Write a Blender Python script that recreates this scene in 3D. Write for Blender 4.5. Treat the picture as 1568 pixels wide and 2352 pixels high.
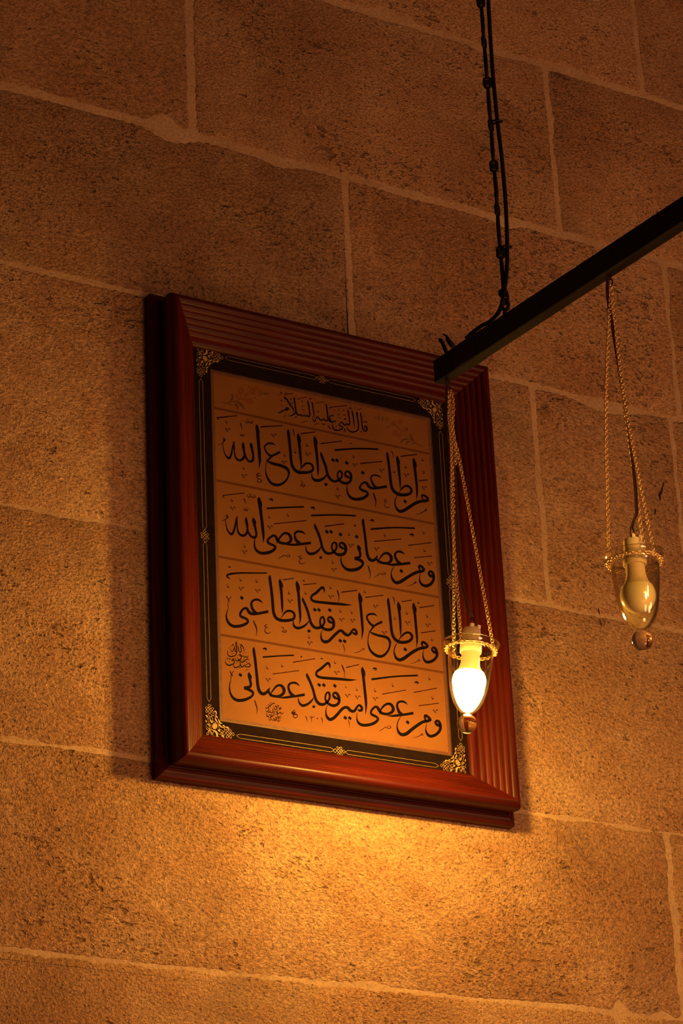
import bpy, bmesh, math, random
from mathutils import Vector, Matrix

# ---------------------------------------------------------------- scene, camera, light
scene = bpy.context.scene
for o in list(bpy.data.objects):
    bpy.data.objects.remove(o, do_unlink=True)
COL = scene.collection

U = 0.00086                      # metres per wall unit
FPX = 6200.0                     # focal length in pixels of the 1568 x 2352 frame
D = 4887.8                       # camera to wall distance, wall units
X0, ZC = 2940.0, 1.6             # wall unit that sits at world x = 0, camera height
CX = (0.86293062, 0.17137458, 0.47537511)     # wall right  in camera space (right, down, forward)
CZ = (-0.04430575, -0.911454, 0.4090093)      # up
CN = (-0.50337635, 0.3740085, 0.77892868)     # into the wall

cam_d = bpy.data.cameras.new('camera')
cam = bpy.data.objects.new('camera', cam_d)
COL.objects.link(cam)
right = Vector((CX[0], CN[0], CZ[0]))
up = -Vector((CX[1], CN[1], CZ[1]))
back = -Vector((CX[2], CN[2], CZ[2]))
m = Matrix((right, up, back)).transposed().to_4x4()
m.translation = Vector((-X0 * U, -D * U, ZC))
cam.matrix_world = m
cam_d.sensor_fit = 'VERTICAL'
cam_d.sensor_height = 36.0
cam_d.sensor_width = 24.0
cam_d.lens = 36.0 * FPX / 2352.0
cam_d.clip_start = 0.05
cam_d.clip_end = 60
scene.camera = cam

world = bpy.data.worlds.new('world')
scene.world = world
world.use_nodes = True
bg = world.node_tree.nodes['Background']
bg.inputs[0].default_value = (1.0, 0.42, 0.16, 1)
bg.inputs[1].default_value = 0.03

vs = scene.view_settings
vs.view_transform = 'Standard'
vs.look = 'None'
vs.exposure = 0.0
vs.gamma = 1.0
vs.use_curve_mapping = False
BULB = 1250.0   # emission strength of a lit bulb
WARM = (1.0, 0.56, 0.095, 1)

# unseen fill lights added out in the room to brighten the whole wall
for lx, ly, lz, pw in ((0.4, -4.2, 2.3, 60.0), (1.9, -3.6, 2.5, 85.0), (3.4, -4.6, 2.8, 100.0), (2.0, -6.5, 3.9, 170.0), (0.5, -2.6, 1.1, 95.0)):
    ld = bpy.data.lights.new('fill_light', 'POINT')
    ld.energy = pw * 0.86; ld.color = (1.0, 0.43, 0.18); ld.shadow_soft_size = 0.4
    lo = bpy.data.objects.new('fill_light', ld); COL.objects.link(lo); lo.location = (lx, ly, lz)

# ---------------------------------------------------------------- helpers
def W(x, z, h):
    """wall coordinates (right, up, out of the wall) -> world"""
    return Vector(((x - X0) * U, -h * U, ZC + z * U))

def bp(u, v, h):
    """point of the plane h in front of the wall seen at a pixel of the photograph"""
    rx, ry = (u - 784.0) / FPX, (v - 1176.0) / FPX
    t = (D - h) / (CN[0] * rx + CN[1] * ry + CN[2])
    p = (rx * t, ry * t, t)
    return (sum(a * b for a, b in zip(p, CX)), sum(a * b for a, b in zip(p, CZ)))

def P(u, v, h):
    x, z = bp(u, v, h)
    return W(x, z, h)

def tag(o, label=None, cat=None, group=None, kind=None):
    if label: o['label'] = label
    if cat: o['category'] = cat
    if group: o['group'] = group
    if kind: o['kind'] = kind
    return o

def mesh(name, verts, faces, mat=None, parent=None, smooth=False, angle=None, loc=None):
    """verts in world space; loc is the origin of the object"""
    if loc is None:
        if parent is not None:
            loc = Vector((0, 0, 0))
        else:
            loc = Vector((0, 0, 0))
    base = Vector(loc)
    if parent is not None:
        off = parent_world(parent)
    me = bpy.data.meshes.new(name)
    me.from_pydata([tuple(Vector(v) - base) for v in verts], [], faces)
    me.update()
    bm = bmesh.new(); bm.from_mesh(me)
    bmesh.ops.recalc_face_normals(bm, faces=bm.faces)
    bm.to_mesh(me); bm.free()
    if smooth:
        for p in me.polygons: p.use_smooth = True
        if angle: me.set_sharp_from_angle(angle=math.radians(angle))
    if mat: me.materials.append(mat)
    o = bpy.data.objects.new(name, me)
    COL.objects.link(o)
    if parent is not None:
        o.parent = parent
        o.location = base - off
    else:
        o.location = base
    return o

def parent_world(p):
    v = Vector((0, 0, 0))
    while p is not None:
        v += Vector(p.location)
        p = p.parent
    return v

def empty(name, loc):
    o = bpy.data.objects.new(name, None)
    o.empty_display_size = 0.05
    COL.objects.link(o)
    o.location = loc
    return o

class MB:
    """collects shapes into one mesh"""
    def __init__(s): s.v, s.f = [], []
    def add(s, v, f):
        n = len(s.v)
        s.v += [Vector(a) for a in v]
        s.f += [tuple(i + n for i in q) for q in f]
    def box(s, a, b):
        (x0, y0, z0), (x1, y1, z1) = a, b
        v = [(x, y, z) for x in (x0, x1) for y in (y0, y1) for z in (z0, z1)]
        s.add(v, [(0, 1, 3, 2), (4, 6, 7, 5), (0, 4, 5, 1), (2, 3, 7, 6), (0, 2, 6, 4), (1, 5, 7, 3)])
    def tube(s, pts, r, seg=8, closed=False, cap=True):
        pts = [Vector(p) for p in pts]
        n = len(pts)
        rr = r if isinstance(r, (list, tuple)) else [r] * n
        rings = []
        ref = None
        for i in range(n):
            if closed: t = pts[(i + 1) % n] - pts[i - 1]
            else: t = pts[min(i + 1, n - 1)] - pts[max(i - 1, 0)]
            if t.length < 1e-9: t = Vector((0, 0, 1))
            t.normalize()
            if ref is None:
                ref = Vector((1, 0, 0)) if abs(t.x) < 0.9 else Vector((0, 1, 0))
            a = (ref - t * ref.dot(t)).normalized()
            ref = a
            b = t.cross(a)
            rings.append([pts[i] + (a * math.cos(2 * math.pi * k / seg) + b * math.sin(2 * math.pi * k / seg)) * rr[i] for k in range(seg)])
        v = [q for ring in rings for q in ring]
        f = []
        for i in range(n if closed else n - 1):
            j = (i + 1) % n
            for k in range(seg):
                l = (k + 1) % seg
                f.append((i * seg + k, i * seg + l, j * seg + l, j * seg + k))
        if cap and not closed:
            f.append(tuple(range(seg))[::-1])
            f.append(tuple((n - 1) * seg + k for k in range(seg)))
        s.add(v, f)
    def lathe(s, prof, mat4, seg=48, closed=False):
        """prof: (radius, z); mat4 maps local to world"""
        n = len(prof); v = []; f = []
        for r, z in prof:
            for k in range(seg):
                a = 2 * math.pi * k / seg
                v.append(mat4 @ Vector((max(r, 1e-6) * math.cos(a), max(r, 1e-6) * math.sin(a), z)))
        for i in range(n if closed else n - 1):
            j = (i + 1) % n
            for k in range(seg):
                l = (k + 1) % seg
                f.append((i * seg + k, i * seg + l, j * seg + l, j * seg + k))
        s.add(v, f)
    def build(s, name, mat, parent=None, smooth=False, angle=None, loc=None):
        return mesh(name, s.v, s.f, mat, parent, smooth, angle, loc)

def smooth_path(pts, n=6):
    """Catmull-Rom through tuples"""
    if len(pts) < 3: return [tuple(p) for p in pts]
    out = []
    q = [tuple(2 * a - b for a, b in zip(pts[0], pts[1]))] + list(pts) + [tuple(2 * a - b for a, b in zip(pts[-1], pts[-2]))]
    for i in range(1, len(q) - 2):
        p0, p1, p2, p3 = q[i - 1], q[i], q[i + 1], q[i + 2]
        for k in range(n):
            t = k / n
            out.append(tuple(0.5 * (2 * b + (c - a) * t + (2 * a - 5 * b + 4 * c - d) * t * t + (3 * b - a - 3 * c + d) * t ** 3) for a, b, c, d in zip(p0, p1, p2, p3)))
    out.append(tuple(pts[-1]))
    return out

# ---------------------------------------------------------------- materials
def new_mat(name):
    mt = bpy.data.materials.new(name)
    mt.use_nodes = True
    nt = mt.node_tree
    return mt, nt, nt.nodes['Principled BSDF']

def N(nt, kind, **kw):
    n = nt.nodes.new(kind)
    for k, v in kw.items():
        if k.startswith('i_'):
            key = k[2:]
            n.inputs[int(key) if key.isdigit() else key.replace('_', ' ')].default_value = v
        else: setattr(n, k, v)
    return n

def ramp(nt, fac, stops):
    r = nt.nodes.new('ShaderNodeValToRGB')
    el = r.color_ramp.elements
    while len(el) < len(stops): el.new(0.5)
    for e, (p, c) in zip(el, stops):
        e.position = p
        e.color = c if len(c) == 4 else (*c, 1)
    nt.links.new(fac, r.inputs[0])
    return r

def mixc(nt, fac, a, b, mode='MIX'):
    n = nt.nodes.new('ShaderNodeMix')
    n.data_type = 'RGBA'; n.blend_type = mode
    for sock, val in ((n.inputs['Factor'], fac), (n.inputs['A'], a), (n.inputs['B'], b)):
        pass
    def put(sock, val):
        if hasattr(val, 'is_output'): nt.links.new(val, sock)
        elif isinstance(val, (int, float)): sock.default_value = val
        else: sock.default_value = val if len(val) == 4 else (*val, 1)
    put(n.inputs[0], fac); put(n.inputs[6], a); put(n.inputs[7], b)
    return n.outputs[2]

def math_(nt, op, a, b=None):
    n = nt.nodes.new('ShaderNodeMath'); n.operation = op
    for i, v in enumerate((a, b)):
        if v is None: continue
        if hasattr(v, 'is_output'): nt.links.new(v, n.inputs[i])
        else: n.inputs[i].default_value = v
    return n.outputs[0]

def plain(name, col, rough=0.6, metal=0.0, noise=0.0, scale=40, bump=0.0, spec=0.5):
    mt, nt, b = new_mat(name)
    b.inputs['Specular IOR Level'].default_value = spec
    b.inputs['Roughness'].default_value = rough
    b.inputs['Metallic'].default_value = metal
    b.inputs['Base Color'].default_value = (*col, 1)
    if noise or bump:
        tc = N(nt, 'ShaderNodeTexCoord')
        nz = N(nt, 'ShaderNodeTexNoise', i_Scale=scale, i_Detail=5.0)
        nt.links.new(tc.outputs['Object'], nz.inputs['Vector'])
        r = ramp(nt, nz.outputs['Fac'], [(0.25, tuple(c * (1 - noise) for c in col)), (0.75, tuple(min(1, c * (1 + noise)) for c in col))])
        nt.links.new(r.outputs[0], b.inputs['Base Color'])
        if bump:
            bu = N(nt, 'ShaderNodeBump', i_Strength=bump, i_Distance=0.002)
            nt.links.new(nz.outputs['Fac'], bu.inputs['Height'])
            nt.links.new(bu.outputs[0], b.inputs['Normal'])
    return mt

def stone_mat():
    mt, nt, b = new_mat('limestone')
    tc = N(nt, 'ShaderNodeTexCoord')
    oi = N(nt, 'ShaderNodeObjectInfo')
    off = N(nt, 'ShaderNodeVectorMath', operation='SCALE'); off.inputs[0].default_value = (7.3, 3.1, 9.7)
    nt.links.new(oi.outputs['Random'], off.inputs['Scale'])
    co = N(nt, 'ShaderNodeVectorMath', operation='ADD')
    nt.links.new(tc.outputs['Object'], co.inputs[0]); nt.links.new(off.outputs[0], co.inputs[1])
    st = N(nt, 'ShaderNodeMapping'); st.inputs['Scale'].default_value = (0.85, 1, 1.15)
    st.inputs['Rotation'].default_value = (0, 0.12, 0)
    nt.links.new(co.outputs[0], st.inputs['Vector'])
    def noise(scale, detail, rough=0.6, v=co, dist=0.0):
        n = N(nt, 'ShaderNodeTexNoise', i_Scale=scale, i_Detail=detail, i_Roughness=rough, i_Distortion=dist)
        nt.links.new(v.outputs[0], n.inputs['Vector'])
        return n.outputs['Fac']
    big = noise(2.3, 4, 0.62)
    mid = noise(13, 5, 0.65, st, 0.4)
    gr1 = noise(170, 3, 0.7, st)
    fine = noise(260, 3, 0.7)
    cl = noise(5.0, 5, 0.62, st, 0.5)
    c1 = ramp(nt, big, [(0.34, (0.315, 0.185, 0.112)), (0.5, (0.475, 0.305, 0.19)), (0.7, (0.55, 0.37, 0.235))]).outputs[0]
    c2 = mixc(nt, ramp(nt, mid, [(0.38, (0, 0, 0)), (0.68, (0.8, 0.8, 0.8))]).outputs[0], c1, (0.40, 0.22, 0.125))
    g = ramp(nt, gr1, [(0.30, (0.42, 0.38, 0.36)), (0.45, (0.86, 0.84, 0.83)), (0.58, (1.08, 1.08, 1.08)), (0.74, (1.5, 1.46, 1.42))])
    c3 = mixc(nt, 1.0, c2, g.outputs[0], 'MULTIPLY')
    g2 = ramp(nt, fine, [(0.32, (0.68, 0.66, 0.64)), (0.5, (1, 1, 1)), (0.72, (1.25, 1.22, 1.2))])
    c3 = mixc(nt, 0.8, c3, g2.outputs[0], 'MULTIPLY')
    clus = ramp(nt, cl, [(0.38, (0, 0, 0)), (0.62, (1, 1, 1))]).outputs[0]
    st2 = N(nt, 'ShaderNodeMapping'); st2.inputs['Scale'].default_value = (0.5, 1, 1.25); st2.inputs['Rotation'].default_value = (0, 0.06, 0)
    nt.links.new(co.outputs[0], st2.inputs['Vector'])
    def holes(scale, thr0, gain, k, mp=None):
        n_ = noise(scale, 2.5, 0.5, mp or st, 0.25)
        t_ = math_(nt, 'MULTIPLY_ADD', clus, gain); t_.node.inputs[2].default_value = -thr0
        q_ = math_(nt, 'ADD', n_, t_)
        q_ = math_(nt, 'MULTIPLY', q_, k); q_.node.use_clamp = True
        return q_
    pores = math_(nt, 'MAXIMUM', holes(150, 0.715, 0.105, 18.0), math_(nt, 'MAXIMUM', holes(62, 0.73, 0.10, 16.0), math_(nt, 'MAXIMUM', holes(27, 0.785, 0.115, 16.0), holes(58, 0.755, 0.115, 14.0, st2))))
    c4 = mixc(nt, math_(nt, 'MULTIPLY', pores, 0.6), c3, (0.115, 0.068, 0.042))
    gray = noise(1.7, 3, 0.55, co, 0.6)
    c4 = mixc(nt, ramp(nt, gray, [(0.56, (0, 0, 0)), (0.72, (0.55, 0.55, 0.55))]).outputs[0], c4, (0.20, 0.14, 0.10))
    # brightness differs from block to block
    c5 = mixc(nt, 1.0, c4, oi.outputs['Color'], 'MULTIPLY')
    c5 = mixc(nt, 1.0, c5, (1.03, 0.98, 0.94), 'MULTIPLY')
    nt.links.new(c5, b.inputs['Base Color'])
    b.inputs['Roughness'].default_value = 0.92
    b.inputs['Specular IOR Level'].default_value = 0.15
    hh = math_(nt, 'ADD', math_(nt, 'MULTIPLY', fine, 0.55), math_(nt, 'MULTIPLY', gr1, 1.1))
    hh = math_(nt, 'ADD', hh, math_(nt, 'MULTIPLY', mid, 1.4))
    hh = math_(nt, 'SUBTRACT', hh, math_(nt, 'MULTIPLY', pores, 0.85))
    bu = N(nt, 'ShaderNodeBump', i_Strength=1.0, i_Distance=0.0058)
    nt.links.new(hh, bu.inputs['Height'])
    nt.links.new(bu.outputs[0], b.inputs['Normal'])
    return mt

def mortar_mat():
    mt, nt, b = new_mat('lime_mortar')
    tc = N(nt, 'ShaderNodeTexCoord')
    n1 = N(nt, 'ShaderNodeTexNoise', i_Scale=9.0, i_Detail=6.0)
    n2 = N(nt, 'ShaderNodeTexNoise', i_Scale=150.0, i_Detail=4.0, i_Roughness=0.7)
    for n in (n1, n2): nt.links.new(tc.outputs['Object'], n.inputs['Vector'])
    r = ramp(nt, n1.outputs['Fac'], [(0.3, (0.40, 0.255, 0.16)), (0.5, (0.455, 0.30, 0.19)), (0.7, (0.51, 0.345, 0.22))])
    g = ramp(nt, n2.outputs['Fac'], [(0.3, (0.68, 0.66, 0.64)), (0.48, (1, 1, 1)), (0.72, (1.18, 1.16, 1.14))])
    nt.links.new(mixc(nt, 1.0, r.outputs[0], g.outputs[0], 'MULTIPLY'), b.inputs['Base Color'])
    b.inputs['Roughness'].default_value = 0.95
    b.inputs['Specular IOR Level'].default_value = 0.1
    bu = N(nt, 'ShaderNodeBump', i_Strength=0.9, i_Distance=0.0028)
    nt.links.new(math_(nt, 'ADD', n2.outputs['Fac'], math_(nt, 'MULTIPLY', n1.outputs['Fac'], 2.0)), bu.inputs['Height'])
    nt.links.new(bu.outputs[0], b.inputs['Normal'])
    return mt

def wood_mat(name, axis):
    mt, nt, b = new_mat(name)
    tc = N(nt, 'ShaderNodeTexCoord')
    mp = N(nt, 'ShaderNodeMapping')
    mp.inputs['Scale'].default_value = (1.6, 45, 45) if axis == 'x' else (45, 45, 1.6)
    nt.links.new(tc.outputs['Object'], mp.inputs['Vector'])
    n1 = N(nt, 'ShaderNodeTexNoise', i_Scale=2.2, i_Detail=6.0, i_Roughness=0.6, i_Distortion=0.6)
    n2 = N(nt, 'ShaderNodeTexNoise', i_Scale=9.0, i_Detail=4.0, i_Roughness=0.7)
    for n in (n1, n2): nt.links.new(mp.outputs[0], n.inputs['Vector'])
    r = ramp(nt, n1.outputs['Fac'], [(0.28, (0.026, 0.0024, 0.0013)), (0.5, (0.058, 0.0047, 0.0021)), (0.72, (0.092, 0.0090, 0.0036))])
    c = mixc(nt, ramp(nt, n2.outputs['Fac'], [(0.42, (0.55, 0.55, 0.55)), (0.56, (0, 0, 0))]).outputs[0], r.outputs[0], (0.034, 0.004, 0.002))
    nt.links.new(c, b.inputs['Base Color'])
    b.inputs['Roughness'].default_value = 0.42
    b.inputs['Specular IOR Level'].default_value = 0.12
    b.inputs['Coat Weight'].default_value = 0.08
    b.inputs['Coat Roughness'].default_value = 0.25
    bu = N(nt, 'ShaderNodeBump', i_Strength=0.25, i_Distance=0.0008)
    nt.links.new(n2.outputs['Fac'], bu.inputs['Height'])
    nt.links.new(bu.outputs[0], b.inputs['Normal'])
    return mt

def paper_mat():
    mt, nt, b = new_mat('aged_amber_paper')
    tc = N(nt, 'ShaderNodeTexCoord')
    n1 = N(nt, 'ShaderNodeTexNoise', i_Scale=7.0, i_Detail=6.0, i_Roughness=0.65)
    n2 = N(nt, 'ShaderNodeTexNoise', i_Scale=75.0, i_Detail=2.0)
    for n in (n1, n2): nt.links.new(tc.outputs['Object'], n.inputs['Vector'])
    r = ramp(nt, n1.outputs['Fac'], [(0.3, (0.150, 0.053, 0.013)), (0.7, (0.180, 0.070, 0.018))])
    c = mixc(nt, ramp(nt, n2.outputs['Fac'], [(0.68, (0, 0, 0)), (0.78, (0.45, 0.45, 0.45))]).outputs[0], r.outputs[0], (0.14, 0.046, 0.014))
    nt.links.new(c, b.inputs['Base Color'])
    b.inputs['Roughness'].default_value = 0.75
    b.inputs['Specular IOR Level'].default_value = 0.2
    return mt

def glass_mat(name, tint=(0.97, 0.95, 0.90), low=0.10, high=0.9):
    """thin blown glass: clear through the middle, mirror-like towards its edges"""
    mt = bpy.data.materials.new(name); mt.use_nodes = True
    nt = mt.node_tree; nt.nodes.clear()
    out = N(nt, 'ShaderNodeOutputMaterial')
    tr = N(nt, 'ShaderNodeBsdfTransparent'); tr.inputs[0].default_value = (*tint, 1)
    gl = N(nt, 'ShaderNodeBsdfGlossy'); gl.inputs['Roughness'].default_value = 0.07
    lw = N(nt, 'ShaderNodeLayerWeight', i_Blend=0.5)
    p = math_(nt, 'POWER', lw.outputs['Facing'], 2.2)
    k = math_(nt, 'MULTIPLY_ADD', p, high - low); k.node.inputs[2].default_value = low
    mx = N(nt, 'ShaderNodeMixShader')
    nt.links.new(k, mx.inputs[0]); nt.links.new(tr.outputs[0], mx.inputs[1]); nt.links.new(gl.outputs[0], mx.inputs[2])
    nt.links.new(mx.outputs[0], out.inputs[0])
    return mt

def solid_glass():
    mt, nt, b = new_mat('solid_glass')
    b.inputs['Transmission Weight'].default_value = 1.0
    b.inputs['Roughness'].default_value = 0.0
    b.inputs['IOR'].default_value = 1.48
    b.inputs['Base Color'].default_value = (1, 0.98, 0.94, 1)
    return mt

def emit_mat(name, col, strength):
    mt = bpy.data.materials.new(name); mt.use_nodes = True
    nt = mt.node_tree; nt.nodes.clear()
    out = N(nt, 'ShaderNodeOutputMaterial')
    e = N(nt, 'ShaderNodeEmission'); e.inputs[0].default_value = col; e.inputs[1].default_value = strength
    nt.links.new(e.outputs[0], out.inputs[0])
    return mt

M = dict(
    stone=stone_mat(), mortar=mortar_mat(), wood_x=wood_mat('stained_wood_across', 'x'), wood_z=wood_mat('stained_wood_upright', 'z'),
    paper=paper_mat(), mat=plain('black_mat_board', (0.0105, 0.0052, 0.0040), 0.85, 0, 0.25, 60, 0.0, 0.02),
    border=plain('brown_paper_border', (0.095, 0.028, 0.010), 0.7, 0, 0.3, 90),
    rule=plain('brown_ruling', (0.088, 0.030, 0.011), 0.8, spec=0.05), ink=plain('black_ink', (0.006, 0.0032, 0.002), 0.85, spec=0.03),
    thin=plain('dark_red_ink', (0.020, 0.0045, 0.003), 0.85, spec=0.03), leaf=plain('faded_leaf_green', (0.082, 0.038, 0.012), 0.8, spec=0.05),
    faded=plain('faded_flower_pink', (0.150, 0.050, 0.016), 0.8, spec=0.05), gold=plain('gold_paint', (0.40, 0.235, 0.092), 0.5, 0.1),
    iron=plain('black_iron', (0.009, 0.007, 0.006), 0.6, 0.0, 0.3, 30, 0.0, 0.16), tape=plain('black_tape', (0.007, 0.006, 0.006), 0.5, spec=0.2),
    cable=plain('black_cable', (0.007, 0.006, 0.005), 0.6, spec=0.15), flex=plain('brown_flex', (0.045, 0.016, 0.010), 0.4),
    brass=plain('brass_chain', (0.80, 0.52, 0.26), 0.3, 0.75), plastic=plain('white_plastic', (0.70, 0.54, 0.38), 0.45, spec=0.3),
    bulb=plain('opal_bulb', (0.80, 0.68, 0.46), 0.22), glass=glass_mat('blown_glass'), ball=solid_glass(),
    lit=emit_mat('lit_bulb', WARM, BULB), dimlit=emit_mat('dimmer_lit_bulb', WARM, BULB * 0.32), wire=plain('thin_wire', (0.10, 0.06, 0.03), 0.5, 0.5), crack=plain('dark_crack', (0.045, 0.022, 0.012), 0.95, spec=0.0))

# ---------------------------------------------------------------- floor of the hall, far below the picture
fl_ = MB(); fl_.box((-3.5, -9.0, -0.1), (4.5, -0.001, 0.0))
tag(fl_.build('floor', plain('worn_floor', (0.25, 0.13, 0.07), 0.7, 0, 0.2, 3)), 'plain brown floor of the hall', kind='structure')
# ---------------------------------------------------------------- the wall
wall = mesh('wall_back', [W(900, -1860, -1.4), W(5300, -1860, -1.4), W(5300, 5300, -1.4), W(900, 5300, -1.4),
                          W(900, -1860, -220), W(5300, -1860, -220), W(5300, 5300, -220), W(900, 5300, -220)],
            [(0, 1, 2, 3), (7, 6, 5, 4), (0, 4, 5, 1), (1, 5, 6, 2), (2, 6, 7, 3), (3, 7, 4, 0)], M['mortar'])
tag(wall, 'limestone ashlar wall with pale lime mortar joints', kind='structure')
COURSES = [  # bottom, top, half gap at top joint, list of (joint x, half gap)
    (330, 950, 8, [(1500, 9), (2600, 9), (3900, 9)]),
    (950, 1444, 4, [(1300, 9), (3655, 12), (4700, 9)]),
    (1444, 1893, 3, [(1750, 9), (3842, 8)]),
    (1893, 2427, 4, [(1250, 9), (2900, 8), (4300, 9)]),
    (2427, 3021, 6.5, [(1850, 9), (3556, 8), (3985, 6)]),
    (3021, 3488, 10, [(1700, 9), (3040, 7.5), (4017, 6)]),
    (3488, 4004, 9, [(1450, 9), (2618, 11), (3686, 7.5), (4600, 9)]),
    (4004, 4560, 10, [(1900, 9), (3050, 9), (4008, 7)]),
    (4560, 5200, 9, [(1500, 9), (2600, 9), (3600, 9), (4700, 9)])]
# worn places along block edges: (course, which joint above/below, x, half width, depth)
WORN = [(6, 'b', 2540, 60, 30), (5, 't', 2560, 90, 22), (5, 't', 2850, 70, 12), (6, 'b', 2700, 50, 8), (7, 'b', 3190, 60, 28), (7, 'b', 3260, 30, 18), (7, 'b', 3760, 90, 16),
        (2, 'b', 3660, 30, 26), (2, 'b', 3780, 36, 12), (4, 't', 3790, 150, 22), (5, 't', 3520, 60, 14), (2, 'b', 3000, 60, 7), (6, 't', 3480, 50, 8)]

def wobble(rng, amp):
    terms = [(rng.uniform(0.006, 0.05), rng.uniform(0, 6.28), rng.uniform(0.4, 1.0)) for _ in range(5)]
    terms += [(rng.uniform(0.1, 0.3), rng.uniform(0, 6.28), 0.5) for _ in range(4)]
    def f(t): return amp * sum(a * math.sin(k * t + p) for k, p, a in terms) / 2.2
    return f

def make_stone(ci, x0, x1, z0, z1, gl, gr, gb, gt, rng):
    hf = rng.uniform(-0.5, 0.8)
    step = 7.0
    fb, ft, fl, fr = [wobble(rng, 3.2) for _ in range(4)]
    L, R_, B, T = x0 + gl, x1 - gr, z0 + gb, z1 - gt
    def worn(side, x):
        d = 0
        for c, s, wx, hw, dep in WORN:
            if c == ci and s == side and abs(x - wx) < hw:
                d += dep * (0.5 + 0.5 * math.cos(math.pi * (x - wx) / hw))
        return d
    rad = [rng.uniform(5, 16) for _ in range(4)]
    pts = []
    nx = max(2, int((R_ - L) / step)); nz = max(2, int((T - B) / step))
    for i in range(nx + 1):
        x = L + (R_ - L) * i / nx
        pts.append((x, B + fb(x) + worn('b', x)))
    for i in range(1, nz):
        z = B + (T - B) * i / nz
        pts.append((R_ + fr(z), z))
    for i in range(nx + 1):
        x = R_ - (R_ - L) * i / nx
        pts.append((x, T + ft(x) - worn('t', x)))
    for i in range(1, nz):
        z = T - (T - B) * i / nz
        pts.append((L + fl(z), z))
    cxm, czm = (L + R_) / 2, (B + T) / 2
    # round the corners
    out = []
    for x, z in pts:
        for (qx, qz, r) in ((L, B, rad[0]), (R_, B, rad[1]), (R_, T, rad[2]), (L, T, rad[3])):
            ax, az = abs(x - qx), abs(z - qz)
            if ax < r and az < r:
                k = (1 - ax / r) * (1 - az / r)
                x += (1 if qx == L else -1) * r * 0.34 * k
                z += (1 if qz == B else -1) * r * 0.34 * k
        out.append((x, z))
    n = len(out)
    def inset(p, d):
        x, z = p
        x += d if x < L + d * 2 else (-d if x > R_ - d * 2 else 0)
        z += d if z < B + 12 and abs(z - B) <= abs(z - T) else (-d if z > T - 12 else 0)
        return x, z
    def ins(i, d):
        (xa, za), (xb, zb) = out[i - 1], out[(i + 1) % n]
        tx, tz = xb - xa, zb - za
        l = math.hypot(tx, tz) or 1
        return out[i][0] - tz / l * d, out[i][1] + tx / l * d
    rings = [[W(x, z, -9) for x, z in out], [W(x, z, hf - 2.4) for x, z in out],
             [W(*ins(i, 1.8), hf - 0.7) for i in range(n)], [W(*ins(i, 4.5), hf) for i in range(n)]]
    v = [p for r in rings for p in r]
    f = []
    for k in range(3):
        for i in range(n):
            j = (i + 1) % n
            f.append((k * n + i, k * n + j, (k + 1) * n + j, (k + 1) * n + i))
    f.append(tuple(3 * n + i for i in range(n)))
    o = mesh('stone_block', v, f, M['stone'], wall, smooth=True, angle=50, loc=W(cxm, czm, 0))
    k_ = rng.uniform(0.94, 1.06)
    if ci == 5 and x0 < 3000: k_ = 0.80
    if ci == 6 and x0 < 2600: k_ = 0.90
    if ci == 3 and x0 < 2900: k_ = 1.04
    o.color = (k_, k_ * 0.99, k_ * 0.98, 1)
    return o

rng = random.Random(11)
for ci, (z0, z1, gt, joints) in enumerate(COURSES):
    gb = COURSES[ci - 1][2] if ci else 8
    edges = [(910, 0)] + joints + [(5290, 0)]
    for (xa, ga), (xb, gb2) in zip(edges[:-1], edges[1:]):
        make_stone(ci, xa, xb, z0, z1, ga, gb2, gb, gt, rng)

# cracks and chipped hollows in the blocks
for pts in ([(1373, 1398, 2), (1375, 1404, 4), (1377, 1412, 1)], [(1377, 1421, 1), (1379, 1430, 2.5), (1381, 1441, 1)], [(1516, 1150, 2), (1515, 1138, 7), (1520, 1124, 5), (1524, 1108, 3)],
            [(1503, 1183, 2), (1504, 1174, 5), (1505, 1168, 2)]):
    mb = MB(); q = smooth_path(pts, 5); v = []
    rg = random.Random(int(pts[0][0]))
    for i, (x, y, w) in enumerate(q):
        (xa, ya, _), (xb, yb, _) = q[max(i - 1, 0)], q[min(i + 1, len(q) - 1)]
        l = math.hypot(xb - xa, yb - ya) or 1
        w1, w2 = w * rg.uniform(0.25, 0.6), w * rg.uniform(0.25, 0.6)
        v += [P(x - (yb - ya) / l * w1, y + (xb - xa) / l * w1, 1.0), P(x + (yb - ya) / l * w2, y - (xb - xa) / l * w2, 1.0)]
    mb.add(v, [(2 * i, 2 * i + 1, 2 * i + 3, 2 * i + 2) for i in range(len(q) - 1)])
    mb.build('crack', M['crack'], wall, loc=v[0])

# ---------------------------------------------------------------- the framed calligraphy
BX0, BX1, BZ0, BZ1 = 2481.0, 3390.0, 1846.0, 3014.0
picture = empty('framed_calligraphy', W((BX0 + BX1) / 2, BZ0, 1.5))
tag(picture, 'carved red-brown wooden frame with Arabic calligraphy on amber paper in a black mat', 'picture')
prof = [(0, 1.5), (0, 20), (1.2, 25), (4, 27.5), (16, 30), (17.5, 33), (20, 34.2), (22.5, 33), (24, 29.5), (27, 31), (26, 38), (23.5, 48), (21.6, 60), (21, 72), (22, 81), (25, 89), (29.5, 94.5), (35, 97), (38, 96.6)]
a, b_ = Vector((38, 95)), Vector((97, 33))
dirv = (b_ - a); ln = dirv.length; dirv.normalize(); nrm = Vector((dirv.y, -dirv.x)) * -1
nb = 6
for i in range(nb):
    for k in range(0, 7):
        t = (i + k / 6.0) / nb
        bulge = 2.8 * math.sin(math.pi * k / 6.0)
        if k in (0,) and i > 0: continue
        q = a + dirv * ln * t + nrm * bulge
        prof.append((q.x, q.y))
prof += [(98, 29.5), (103, 29), (108, 26.5), (111.5, 22), (113, 16), (113, 1.5)]
def corner(k, s):
    return ((BX0 + s, BZ0 + s), (BX1 - s, BZ0 + s), (BX1 - s, BZ1 - s), (BX0 + s, BZ1 - s))[k]
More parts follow.
